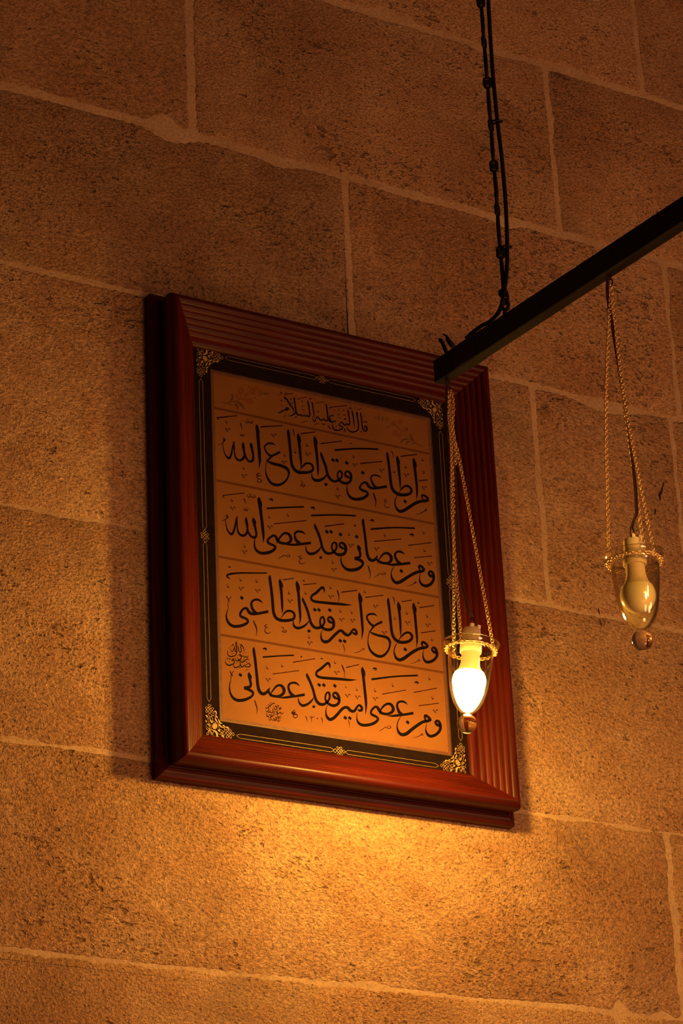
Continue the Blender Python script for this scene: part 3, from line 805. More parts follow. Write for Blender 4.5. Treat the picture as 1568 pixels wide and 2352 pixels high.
# ---- fourth line
k = Ink(HP)
k.text('T7', '''503 216 5, 498 260 32, 518 400 34, 532 530 34, 545 660 36, 558 770 38, 580 835 40, 625 868 42, 670 850 36, 700 815 28, 720 776 5
716 786 7, 706 830 24, 730 880 32, 790 900 32, 850 898 36, 903 865 38, 918 820 40, 898 770 38, 860 748 32, 815 760 28, 770 810 20, 735 865 14, 728 908 4
840 920 8, 920 918 26, 1000 908 32, 1100 895 32, 1205 877 36
1139 762 4, 1090 722 26, 1040 712 28, 995 730 28, 978 765 28, 985 810 30, 1010 860 38, 1050 895 38
432 565 5, 431 605 34, 448 680 32, 458 740 32, 440 770 36, 400 783 44, 362 788 42
375 790 32, 430 808 36, 475 835 34, 490 860 28, 470 900 30, 410 935 36, 340 955 40, 270 955 38, 215 925 32, 180 870 24, 165 810 18, 163 750 14, 175 690 10, 182 640 8, 185 600 9
434 570 4, 454 620 26, 471 659 3''')
k.text('T7', '''165 553 14, 185 585 14, 195 605 12, 214 620 8
222 550 10, 205 570 9, 195 605 9, 186 622 7
510 953 12, 530 1020 16, 545 1080 12, 540 1152 3''', True)
k.bar('T7', 622, 358, 1055, 332, 19, 3, False)
k.marks('T7', 'D 313 605; w 650 245; o 1157 352 12; B 1040 430 1345 380 13; c 685 500; c 893 475; B 760 592 1125 545 12; V 698 675; w 1437 380 0.6')
k.text('M5', '''318 326 6, 323 370 38, 365 460 38, 405 560 38, 430 640 38, 450 720 40, 480 790 42, 530 835 46, 590 840 44, 640 810 36, 680 760 32, 692 705 32, 680 652 32, 650 648 28, 628 680 28, 618 735 28, 635 790 34, 680 835 40, 740 860 44, 800 850 44, 840 810 42, 846 755 42, 828 692 42, 795 653 38, 758 658 32, 749 697 34, 780 733 42, 830 755 22, 852 785 14
430 720 8, 395 780 28, 330 835 36, 260 860 42, 215 840 34, 185 795 22, 176 730 10
695 258 4, 690 202 28, 665 163 36, 615 197 38, 550 255 40, 490 295 36, 470 340 32, 492 380 38, 550 400 40, 660 412 40, 780 420 42, 900 430 40, 1000 440 34, 1080 440 20, 1143 436 3
1228 224 6, 1226 275 42, 1245 420 40, 1262 580 40, 1278 730 40, 1287 860 32, 1278 1008 5
1230 230 5, 1254 315 32, 1276 387 3
657 846 6, 632 920 14, 630 990 24, 650 1050 38, 700 1088 48, 760 1060 46, 820 1000 44, 890 920 44, 940 890 42, 985 895 44, 1030 940 46, 1075 955 42, 1110 930 40, 1140 880 32, 1175 852 32, 1212 885 38, 1216 928 38, 1185 943 38, 1150 925 20''')
k.text('M5', '''888 192 16, 915 260 20, 932 320 12, 930 395 6
995 1098 12, 1010 1150 12, 1012 1228 3
125 933 5, 90 950 15, 78 975 13, 105 990 13, 132 968 8, 80 990 9, 100 1010 13, 150 1005 15, 162 1035 13, 130 1062 13, 98 1045 11, 100 1010 9
295 1033 14, 315 1075 14, 327 1132 3
365 1033 8, 385 1055 12, 400 1040 10, 415 1055 12, 437 1038 8
385 1055 14, 395 1090 10, 390 1137 3
550 1056 14, 570 1100 14, 570 1162 3''', True)
k.marks('M5', 'o 430 878 24; D 518 522; D 595 525; D 775 537; D 945 1060; D 1020 1065; B 962 236 1172 187 16; V 805 322; c 780 150; c 958 552 0.9; c 1135 592; c 1437 610; V 985 698; V 1150 725; V 1440 750; o 490 1070 11', 1.18)
k.text('T8', '''300 885 7, 297 960 14, 310 1010 26, 350 1050 36, 420 1060 38, 500 1045 38, 560 1015 36, 590 975 30, 570 945 28, 530 925 32, 502 908 30, 492 880 26, 510 840 28, 550 807 30, 580 812 32, 605 850 38, 640 890 36, 700 905 34, 755 895 36, 797 860 38, 797 815 38, 773 777 36, 735 762 32, 690 777 30, 650 815 24, 620 865 14, 608 918 4
720 932 8, 800 930 28, 880 922 32, 970 910 32, 1080 892 34
1004 777 4, 960 742 24, 915 730 28, 870 745 28, 855 780 28, 862 825 30, 885 880 38, 920 910 38
1255 1005 14, 1238 950 28, 1248 923 30, 1285 947 32, 1313 985 34, 1280 1000 38, 1210 1015 38, 1130 1065 40, 1050 1125 42, 980 1180 44, 920 1190 40, 880 1160 32, 858 1105 20, 855 1060 14, 875 990 12, 912 928 7
1267 1026 5, 1252 1100 12, 1258 1155 24, 1295 1205 34, 1350 1208 38, 1410 1175 36, 1450 1120 36, 1453 1055 34, 1430 1008 32, 1400 998 26, 1386 1022 28, 1410 1055 36, 1453 1075 18''')
k.text('T8', '''610 1142 8, 660 1110 10, 695 1085 10, 715 1100 8, 745 1105 10, 768 1092 12, 755 1070 8, 725 1078 6, 715 1105 6
1075 1236 3, 1150 1215 9, 1185 1190 9, 1198 1175 11, 1210 1195 11, 1183 1201 6''', True)
k.bar('T8', 498, 425, 1142, 370, 23, 12, False)
k.marks('T8', 'D 1000 1020; w 543 280; w 1122 470; c 797 505; c 1303 412; c 1347 680; B 647 630 978 573 12; B 1083 605 1408 547 12; B 1155 790 1433 755 12; V 1385 865')
k.build('lettering', paper)

# ---- the two small round inscriptions
k = Ink(HP)
k.text('G1', '''570 118 8, 580 180 44, 590 300 42, 600 450 38, 600 530 32, 560 620 32, 480 660 36, 390 675 38, 310 640 28, 270 570 22, 275 480 14, 295 420 6
440 285 8, 480 265 26, 460 230 24, 440 260 10, 440 285 16, 380 310 8, 375 380 10, 395 450 20, 440 495 28, 480 450 26, 510 370 26, 527 295 20
525 340 20, 530 420 26, 560 500 32, 610 490 26
640 270 8, 655 320 26, 670 420 28, 700 500 28, 745 515 32, 770 460 28, 760 380 26, 735 280 26
720 262 18, 760 250 32, 810 300 32, 850 380 26, 870 470 18, 868 580 5
690 640 30, 700 600 28, 740 600 28, 760 640 28, 700 645 24
740 655 24, 840 660 24, 850 630 8, 880 700 30, 920 680 22, 935 640 8, 970 710 32, 1005 680 24, 1012 618 6
770 660 30, 760 730 30, 700 800 38, 620 830 34, 560 790 24, 540 720 14, 542 660 5
620 690 8, 650 760 24, 690 800 22, 720 870 28, 735 950 28, 780 1040 38, 840 1030 30, 870 970 20, 890 1010 22, 950 1050 32, 1040 1045 36, 1085 990 36, 1060 930 30, 1000 925 28, 930 980 20, 900 1060 6
745 758 5, 750 830 20, 790 880 38, 860 850 38, 930 790 34, 1000 765 30, 1062 822 8
730 950 12, 690 1020 28, 600 1065 38, 530 1065 36, 500 1000 20, 496 940 6
470 750 30, 430 790 26, 450 825 28, 500 800 32, 480 755 28, 515 860 32, 490 930 32, 400 975 42, 300 985 42, 220 930 32, 195 850 18, 216 748 6''')
k.text('G1', '''405 590 18, 515 545 14
785 802 16, 882 750 12
920 880 18, 1000 838 14
885 1212 3, 950 1150 16, 990 1162 14, 1035 1138 7
320 345 12, 335 395 14''', True)
k.marks('G1', 'o 270 738 26; o 350 758 26; o 720 1072 25; V 600 900 0.9; V 350 520 0.8; V 940 540 0.8; V 335 815 0.7; o 640 205 12; o 680 205 14; o 620 110 8; o 345 870 14; o 630 630 12')
o = k.build('signature', paper)
k = Ink(HP)
k.text('G2', '''480 205 20, 502 240 16, 460 280 12, 480 320 26, 560 260 28, 620 240 26, 647 285 6
320 340 6, 330 430 24, 400 390 28, 460 345 30, 507 385 6
410 400 28, 432 450 22, 400 520 28, 350 545 26, 314 485 8
560 415 12, 580 500 24, 560 560 24, 500 590 26, 455 535 14
505 500 18, 440 560 26, 395 590 20
610 510 12, 640 540 20, 610 580 22, 560 560 16
690 330 40, 660 360 26, 720 370 28, 700 430 26, 640 465 26, 595 420 10, 590 355 5
730 280 14, 780 340 26, 735 370 14
830 380 34, 868 420 28, 830 450 26, 790 400 24, 822 492 18
690 470 12, 700 560 22, 740 610 24, 640 640 20, 600 600 10
740 440 14, 745 600 24, 735 745 16
930 540 8, 935 600 22, 890 625 22, 840 572 34, 800 600 24, 740 612 22
340 585 8, 350 640 20, 360 722 26, 420 700 26, 430 780 14, 460 855 22, 510 785 16
420 635 12, 480 672 24, 530 650 18, 470 765 20, 560 700 24, 632 688 12
570 600 10, 580 660 20, 520 722 18
700 730 32, 670 760 22, 720 790 24, 680 820 28, 600 800 26, 588 745 8
735 742 20, 800 730 24, 895 703 10
905 762 8, 800 770 24, 760 740 20, 780 820 22, 800 880 26, 750 890 24, 710 850 18, 660 870 28, 600 850 22, 540 840 22, 508 788 14''')
k.marks('G2', 'o 400 300 20; o 630 405 16; o 590 330 14; o 855 820 12; o 850 660 12; o 855 865 12')
o = k.build('signature', paper)
k = Ink(HP)
k.text('G2', '''1378 475 6, 1300 510 22, 1280 545 22, 1330 570 24, 1388 530 10
1388 540 8, 1300 590 14, 1250 555 14, 1260 610 28, 1340 625 26, 1420 635 30, 1458 690 26, 1420 750 26, 1370 768 28, 1310 720 20, 1298 640 10''')
o = k.build('lettering', paper)

# ---- ruled lines between the rows
k = Ink(HP)
TILE['px'] = (0, 0, 1.0)
for (ax, ay, bx, by) in ((490.8, 937, 984.6, 1041.6), (497.5, 1102.4, 994.6, 1203.7), (503.3, 1278, 1005.3, 1372), (510, 1458.3, 1017, 1544.7)):
    mb = MB()
    (xa, za), (xb, zb) = bp(ax, ay, HP), bp(bx, by, HP)
    z = (za + zb) / 2
    for dz, hw in ((2.0, 0.9), (-2.0, 0.9)):
        mb.add([W(PX0, z + dz - hw, HP + 0.08), W(PX1, z + dz - hw, HP + 0.08), W(PX1, z + dz + hw, HP + 0.08), W(PX0, z + dz + hw, HP + 0.08)], [(0, 1, 2, 3)])
    mb.add([W(PX0, z - 2, HP + 0.05), W(PX1, z - 2, HP + 0.05), W(PX1, z + 2, HP + 0.05), W(PX0, z + 2, HP + 0.05)], [(0, 1, 2, 3)])
    mb.build('ruled_line', M['rule'], paper, loc=W((PX0 + PX1) / 2, z, HP))

# ---- faded flower sprays beside the heading
def petals(ink, tile, x, y, r, n):
    for q in range(n):
        a = 2 * math.pi * q / n + x
        c, s_ = math.cos(a), math.sin(a)
        ink.stroke(tile, [(x + c * r * 0.15, y + s_ * r * 0.15, r * 0.12), (x + c * r * 0.6, y + s_ * r * 0.6, r * 0.42), (x + c * r, y + s_ * r, r * 0.08)])
SPR = {'F1': ('''150 722 4, 250 725 20, 350 735 24, 450 710 20
440 490 6, 480 530 40, 490 600 50, 460 660 40, 400 700 10
370 750 6, 430 770 30, 490 800 4
530 740 10, 580 780 44, 620 850 40, 625 930 4
560 700 10, 650 730 50, 720 790 54, 770 840 40, 795 900 4
300 740 14, 450 705 18, 600 680 16, 750 620 14, 870 640 8
600 680 12, 680 580 12, 780 500 8, 1000 500 8, 1180 450 8, 1290 440 6
1180 420 30, 1240 385 4
1200 450 10, 1240 500 30, 1265 545 4
1270 450 8, 1330 510 30, 1355 550 4
1320 470 8, 1390 500 34, 1440 540 4
1280 440 10, 1330 410 14
870 460 6, 850 510 16, 810 545 10
800 545 6, 860 550 16, 910 545 4
1040 580 10, 1070 610 24, 1110 630 6
900 290 6, 910 320 20, 940 370 5''', [(700, 420, 100, 9), (1000, 420, 100, 9), (930, 690, 95, 8), (1100, 360, 70, 7), (600, 550, 60, 6), (800, 640, 50, 6), (1180, 530, 55, 6)]),
       'F2': ('''1400 1075 4, 1300 1050 16, 1200 1010 24, 1120 940 22, 1000 870 14
1035 730 8, 1040 790 40, 1075 870 40, 1120 940 10
990 880 10, 900 890 50, 820 920 44, 770 1000 4
1050 930 8, 970 950 40, 930 1000 34, 925 1060 4
1150 1000 8, 1090 1000 26, 1030 1030 4
1000 870 14, 850 720 12, 700 560 10, 500 440 8, 250 340 8
80 345 4, 150 330 26, 210 340 4
190 270 4, 220 300 26, 250 340 4
185 400 4, 220 370 26, 250 345 4
290 285 4, 320 330 30, 350 365 4
280 415 4, 310 390 26, 345 370 4
410 570 4, 450 570 24, 500 600 6
650 510 8, 670 550 26, 690 560 6
920 560 6, 940 600 24, 950 680 10''', [(600, 480, 90, 9), (640, 720, 95, 9), (770, 440, 80, 8), (760, 780, 75, 7), (900, 640, 75, 7), (720, 600, 60, 6), (430, 360, 60, 6)])}
for tile, (leaves, flowers) in SPR.items():
    k = Ink(HP)
    for fx, fy, r, n in flowers: petals(k, tile, fx, fy, r, n)
    base = k.mb.build('flower_spray', M['faded'], paper, loc=k.mb.v[0])
    k2 = Ink(HP + 0.1)
    k2.text(tile, leaves)
    k2.mb.build('spray_leaves', M['leaf'], paper, loc=k2.mb.v[0])

# ---- gold ornament on the black mat
MXC, MZC = (BX0 + BX1) / 2, (BZ0 + BZ1) / 2
HG = HM + 0.15
def plane_strokes(tile, data, wdef=None):
    """strokes as lists of (wall x, wall z, width in wall units)"""
    ox, oy, k_ = TILE[tile]
    res = []
    for line in data.strip().split('\n'):
        pts = []
        for t in line.split(','):
            q = [float(a) for a in t.split()]
            w = q[2] if len(q) > 2 else wdef
            x, z = bp(ox + q[0] / k_, oy + q[1] / k_, HG)
            pts.append((x, z, w / k_ / 1.02))
        res.append(pts)
    return res
def lay_plane(mb, strokes, fn, h=HG, sm=5):
    for i, pts in enumerate(strokes):
        q = smooth_path(pts, sm) if len(pts) > 2 and sm > 1 else pts
        q = [(*fn(x, z), w) for x, z, w in q]
        n = len(q); v = []
        for j in range(n):
            x, z, w = q[j]
            (xa, za, _), (xb, zb, _) = q[max(j - 1, 0)], q[min(j + 1, n - 1)]
            l = math.hypot(xb - xa, zb - za) or 1
            nx, nz = -(zb - za) / l * w / 2, (xb - xa) / l * w / 2
            v += [W(x + nx, z + nz, h + 0.003 * (i % 40)), W(x - nx, z - nz, h + 0.003 * (i % 40))]
        mb.add(v, [(2 * j, 2 * j + 1, 2 * j + 3, 2 * j + 2) for j in range(n - 1)])
KNOT = plane_strokes('K1', '''645 450, 685 497, 720 455, 790 378, 825 372, 840 402, 820 440, 750 500, 728 540, 745 560, 780 530, 850 460
645 450, 685 405, 720 445, 780 510, 830 562, 848 545, 835 510, 790 450, 740 400, 718 370, 740 362, 775 380, 850 460, 880 510, 910 482
850 460, 880 435, 910 482''', 7.0)
KC = bp(700 + 785 / 9.8, 1680 + 460 / 9.8, HG)
def knot_at(cx, cz, ang, sc):
    c, s_ = math.cos(ang), math.sin(ang)
    return lambda x, z: (cx + sc * ((x - KC[0]) * c - (z - KC[1]) * s_), cz + sc * ((x - KC[0]) * s_ + (z - KC[1]) * c))
FLORAL = plane_strokes('C1', '''480 580 14, 520 575 46, 545 630 22, 520 690 26
430 690 26, 482 705 14
515 720 36, 560 735 40, 582 785 8
510 755 16, 530 830 46, 585 905 14
605 805 14, 630 870 38, 660 920 46, 725 940 12
615 945 16, 660 1010 46, 720 1050 28, 785 1062 8
735 990 26, 785 1020 38, 770 1065 8
805 1055 14, 860 1048 38, 905 1080 48, 922 1115 8
785 1085 26, 800 1150 10
350 740 9, 420 752 9, 450 870 9, 500 900 9, 590 920 9, 620 1040 9, 640 1100 9, 730 1150 9, 750 1220 9, 690 1275 9, 600 1240 9, 540 1170 9, 400 1110 9, 380 1000 9, 310 890 9, 295 790 9, 350 740 9
350 770 20, 370 850 26, 350 880 10
400 840 20, 410 890 56, 395 920 20
600 1120 40, 630 1150 60, 660 1180 20
680 1180 14, 700 1215 26, 660 1240 8
440 1140 14, 510 1170 46, 560 1250 56, 562 1330 46, 500 1350 38, 465 1305 14
600 1330 20, 650 1365 30, 710 1385 14
695 1315 14, 745 1310 46, 770 1385 24
820 1380 20, 865 1412 10
225 690 24, 270 720 38, 255 770 12
225 825 14, 242 880 36, 232 905 8
260 950 14, 320 970 36, 345 1030 26
232 1000 34, 245 1022 14
245 1070 9, 300 1065 9, 330 1120 9, 300 1190 9, 260 1230 9, 262 1265 9, 310 1262 9, 320 1200 9, 300 1130 9, 250 1100 9, 245 1070 9
330 1065 9, 345 1150 9, 400 1270 9, 430 1275 9, 425 1230 9, 370 1150 9, 350 1080 9, 330 1065 9
300 1180 9, 350 1150 9, 420 1120 9, 460 1210 9, 420 1240 9, 350 1180 9''')
for q in range(9):
    a_ = 2 * math.pi * q / 9
    FLORAL += plane_strokes('C1', '%f %f 12, %f %f 40, %f %f 20' % (500 + 30 * math.cos(a_), 1018 + 34 * math.sin(a_), 500 + 62 * math.cos(a_), 1018 + 72 * math.sin(a_), 500 + 84 * math.cos(a_), 1018 + 96 * math.sin(a_)))
FLORAL += plane_strokes('C1', '470 1018 26, 500 1018 64, 530 1018 26')
kv = bp(455 + 345 / 13.067, 1590 + 535 / 13.067, HG)
kh = bp(455 + 915 / 13.067, 1590 + 1240 / 13.067, HG)
for sx in (1, -1):
    for sz in (1, -1):
        mb = MB()
        fn = lambda x, z: (MXC + sx * (x - MXC), MZC + sz * (z - MZC))
        lay_plane(mb, FLORAL, fn)
        for (cx_, cz_), ang in ((kv, math.pi / 2), (kh, 0.0)):
            g = knot_at(cx_, cz_, ang, 0.98)
            lay_plane(mb, KNOT, lambda x, z: fn(*g(x, z)), sm=4)
        mb.build('corner_ornament', M['gold'], mat_board, loc=mb.v[0])
# double lines and the knots at the middle of each side
za = bp(543, 1684.9, HG)[1]; zb = bp(543.8, 1694.5, HG)[1]
xa_ = bp(475.7, 1612.2, HG)[0]; xb_ = bp(484.5, 1609, HG)[0]
zmid, xmid = (za + zb) / 2, (xa_ + xb_) / 2
xs, zs_ = kh[0] + 24, kv[1] + 24
def tip(axis_pts, mb, fn):
    lay_plane(mb, axis_pts, fn, sm=1)
hz = abs(za - zb) / 2; hx = abs(xa_ - xb_) / 2
for s_ in (1, -1):
    mb = MB()
    fn = lambda x, z: (x, MZC + s_ * (z - MZC))
    for side in (1, -1):
        fx = lambda x: MXC + side * (x - MXC)
        for e in (1, -1):
            tip([[(fx(xs - 5), zmid, 0.55), (fx(xs + 3), zmid + e * hz, 0.55), (fx(MXC - 22), zmid + e * hz, 0.55), (fx(MXC - 14), zmid, 0.55)]], mb, fn)
    lay_plane(mb, KNOT, (lambda g: (lambda x, z: fn(*g(x, z))))(knot_at(MXC, zmid, 0.0, 0.98)), sm=4)
    mb.build('border_ornament', M['gold'], mat_board, loc=mb.v[0])
    mb = MB()
    fn = lambda x, z: (MXC + s_ * (x - MXC), z)
    for side in (1, -1):
        fz = lambda z: MZC + side * (z - MZC)
        for e in (1, -1):
            tip([[(xmid, fz(zs_ - 5), 0.55), (xmid + e * hx, fz(zs_ + 3), 0.55), (xmid + e * hx, fz(MZC - 22), 0.55), (xmid, fz(MZC - 14), 0.55)]], mb, fn)
    lay_plane(mb, KNOT, (lambda g: (lambda x, z: fn(*g(x, z))))(knot_at(xmid, MZC, math.pi / 2, 0.98)), sm=4)
    mb.build('border_ornament', M['gold'], mat_board, loc=mb.v[0])

# ---------------------------------------------------------------- iron bar that carries the lamps
BAR_Z = 2707.0                                 # underside
BH, BW = 56.0, 28.0
def bar_x(h): return 2999.0 + (h - 457.0) * 48.0 / 544.0
bar_root = empty('lamp_bar', W(bar_x(420), BAR_Z, 420))
tag(bar_root, 'black square iron bar hung from a chain, reaching out from the wall', 'bar')
mb = MB()
h0, h1 = 425.0, 2600.0
def bar_ring(h, g=0.0, e=0.0):
    x = bar_x(h); w = BW / 2 + g; z0, z1 = BAR_Z - g, BAR_Z + BH + g; c = 1.6 + e
    return [(x - w + c, z0), (x + w - c, z0), (x + w, z0 + c), (x + w, z1 - c), (x + w - c, z1), (x - w + c, z1), (x - w, z1 - c), (x - w, z0 + c)]
def bar_piece(mb, ha, hb, g=0.0, n=1, jit=0.0, rg=random.Random(3)):
    rows = []
    for i in range(n + 1):
        h = ha + (hb - ha) * i / n
        gg = g + (rg.uniform(-jit, jit) if jit else 0)
        rows.append([W(x, z, h + (rg.uniform(-jit, jit) * 2 if jit else 0)) for x, z in bar_ring(h, gg, max(gg, 0))])
    v = [p for r in rows for p in r]; f = []
    for i in range(n):
        for k in range(8):
            l = (k + 1) % 8
            f.append((i * 8 + k, i * 8 + l, (i + 1) * 8 + l, (i + 1) * 8 + k))
    f.append(tuple(range(8))[::-1]); f.append(tuple(n * 8 + k for k in range(8)))
    mb.add(v, f)
bar_piece(mb, h0, h1)
mb.build('bar', M['iron'], bar_root, loc=W(bar_x(h0), BAR_Z, h0))
mb = MB()
bar_piece(mb, 500, 572, 1.3, 6, 0.7)
mb.build('tape_wrap', M['tape'], bar_root, loc=W(bar_x(520), BAR_Z, 520))
# cut wire ends sticking up near the wall end
for pts, r in (([(1026, 812), (1021, 800), (1016, 788), (1011, 781), (1007, 778)], [4.6, 4.4, 4.2, 4.6, 2.0]),
               ([(1044, 800), (1036, 791), (1029, 781), (1025, 772), (1019, 768), (1015.5, 767.5)], [5.5, 6, 5.0, 3.0, 2.0, 1.2])):
    mb = MB(); mb.tube([P(x, y, 452) for x, y in pts], [a * U for a in r], 8)
    mb.build('wire_end', M['cable'], bar_root, smooth=True, loc=P(*pts[0], 452))
# eye on top of the bar
HS = 652.0
def ellipse(c, a, b, ea, eb, n=20):
    return [c + ea * (a * math.cos(2 * math.pi * i / n)) + eb * (b * math.sin(2 * math.pi * i / n)) for i in range(n)]
ex, ey, ez = Vector((1, 0, 0)), Vector((0, 1, 0)), Vector((0, 0, 1))
lat = (ex * 0.85 - ey * 0.52).normalized()     # roughly across the view
eye_c = P(1159.5, 700, HS)
mb = MB(); mb.tube(ellipse(eye_c, 7 * U, 13 * U, lat, ez), 4.2 * U, 8, closed=True)
mb.tube([eye_c - ez * 12 * U, P(1159, 716, HS), P(1159, 730, HS)], 5 * U, 8)
mb.build('eye_bolt', M['iron'], bar_root, smooth=True, loc=eye_c)

# ---------------------------------------------------------------- suspension chain of long rod links
sus = empty('suspension_chain', P(1157, 672, HS))
tag(sus, 'black iron chain of long rod links with looped ends holding up the bar', 'chain')
joints = [(1156.5, 676), (1149.3, 580), (1141.5, 482), (1134, 382), (1127, 288), (1119, 190), (1111, 97), (1104, 5), (1097, -88), (1090, -180), (1083, -272)]
jp = [P(x, y, HS) for x, y in joints]
for i in range(len(jp) - 1):
    a, b2 = jp[i], jp[i + 1]
    d = (b2 - a).normalized()
    across = lat if i % 2 else (lat * 0.7 + ey * 0.7).normalized()
    other = lat if not i % 2 else (lat * 0.7 + ey * 0.7).normalized()
    mb = MB()
    r = 3.9 * U; rl = 7.0 * U
    c0 = a + d * 5.0 * U; c1 = b2 - d * 5.0 * U
    mb.tube(ellipse(c0, rl, rl * 1.25, across, d, 16), r * 0.95, 7, closed=True)
    mb.tube(ellipse(c1, rl, rl * 1.25, other, d, 16), r * 0.95, 7, closed=True)
    s0, s1 = c0 + d * rl * 1.15, c1 - d * rl * 1.15
    sh = lat * random.Random(i).uniform(-0.8, 0.8) * U
    mb.tube([s0, s0.lerp(s1, 0.3) + sh, s0.lerp(s1, 0.7) + sh, s1], [r * 1.0, r * 1.22, r * 1.22, r], 8)
    mb.build('chain_link', M['iron'], sus, smooth=True, loc=a)
# hook from the last link into the eye
mb = MB()
hk = [(1153, 664), (1150.5, 672), (1153, 682), (1159, 686), (1163.5, 680), (1166, 672)]
mb.tube([P(x, y, HS) for x, y in smooth_path([(1149, 668), (1148.5, 675), (1153, 681), (1156, 690), (1158, 700)], 5)], 4.5 * U, 8)
mb.tube([P(x, y, HS + 6) for x, y in smooth_path([(1155, 664), (1162, 670), (1165.5, 680), (1165.5, 688)], 5)], 3.4 * U, 8)
mb.build('hook', M['iron'], sus, smooth=True, loc=P(1157, 672, HS))

# power cable tied to the chain, dropping to the bar
cable = empty('power_cable', P(1100, 767, HS - 80))
tag(cable, 'black power cable tied alongside the iron chain and taped to the bar', 'cable')
pc = [(1103, -250), (1112, -130), (1119.5, -30), (1122, 20), (1126, 90), (1131.5, 170), (1138, 240), (1143, 288), (1150, 345), (1155.5, 400), (1160, 455), (1163, 510), (1164.5, 570), (1163.5, 620), (1159, 660), (1154, 690), (1147, 712), (1136, 728), (1122, 740), (1106, 748), (1094, 757), (1082, 766), (1070, 777)]
hs = [HS + 8] * 15 + [HS + 4, HS - 6, HS - 26, HS - 52, HS - 78, HS - 100, HS - 122, HS - 140]
q3 = smooth_path([(x, y, h) for (x, y), h in zip(pc, hs)], 5)
mb = MB(); mb.tube([P(x, y, h) for x, y, h in q3], 4.6 * U, 10)
mb.build('cable', M['cable'], cable, smooth=True, loc=P(1130, 400, HS))
for x, y in ((1143, 279), (1164, 567)):
    mb = MB()
    c = P(x - 6, y + 1, HS + 6)
    mb.tube(ellipse(c, 11 * U, 7.5 * U, lat, ey, 18), 2.2 * U, 6, closed=True)
    mb.tube([c + lat * 7 * U, c + lat * 13 * U + ez * 1 * U, c + lat * 17.5 * U - ez * 0.5 * U], [2.6 * U, 4.0 * U, 3.0 * U], 7)
    mb.build('cable_tie', M['tape'], cable, smooth=True, loc=c)

# ---------------------------------------------------------------- hanging glass lamps
def chain_mesh(mb, path, pitch=6.4, rl=4.6, rw=3.5, wire=1.05, seed=0):
    """curb chain: oval links set alternately crosswise along a path"""
    pts = [Vector(p) for p in path]
    L = [0.0]
    for a, b3 in zip(pts[:-1], pts[1:]): L.append(L[-1] + (b3 - a).length)
    n = max(2, int(L[-1] / (pitch * U)))
    j = 0
    rg = random.Random(seed)
    for i in range(n):
        t = (i + 0.5) / n * L[-1]
        while j < len(L) - 2 and L[j + 1] < t: j += 1
        a, b3 = pts[j], pts[j + 1]
        s_ = (t - L[j]) / max(L[j + 1] - L[j], 1e-9)
        c = a.lerp(b3, s_)
        d = (b3 - a).normalized()
        e1 = d.cross(Vector((0.31, 0.8, 0.5))).normalized(); e2 = d.cross(e1)
        ang = (0.78 if i % 2 else -0.78) + rg.uniform(-0.15, 0.15)
        e = e1 * math.cos(ang) + e2 * math.sin(ang)
        mb.tube(ellipse(c, rl * U, rw * U, d, e, 10), wire * U, 5, closed=True)

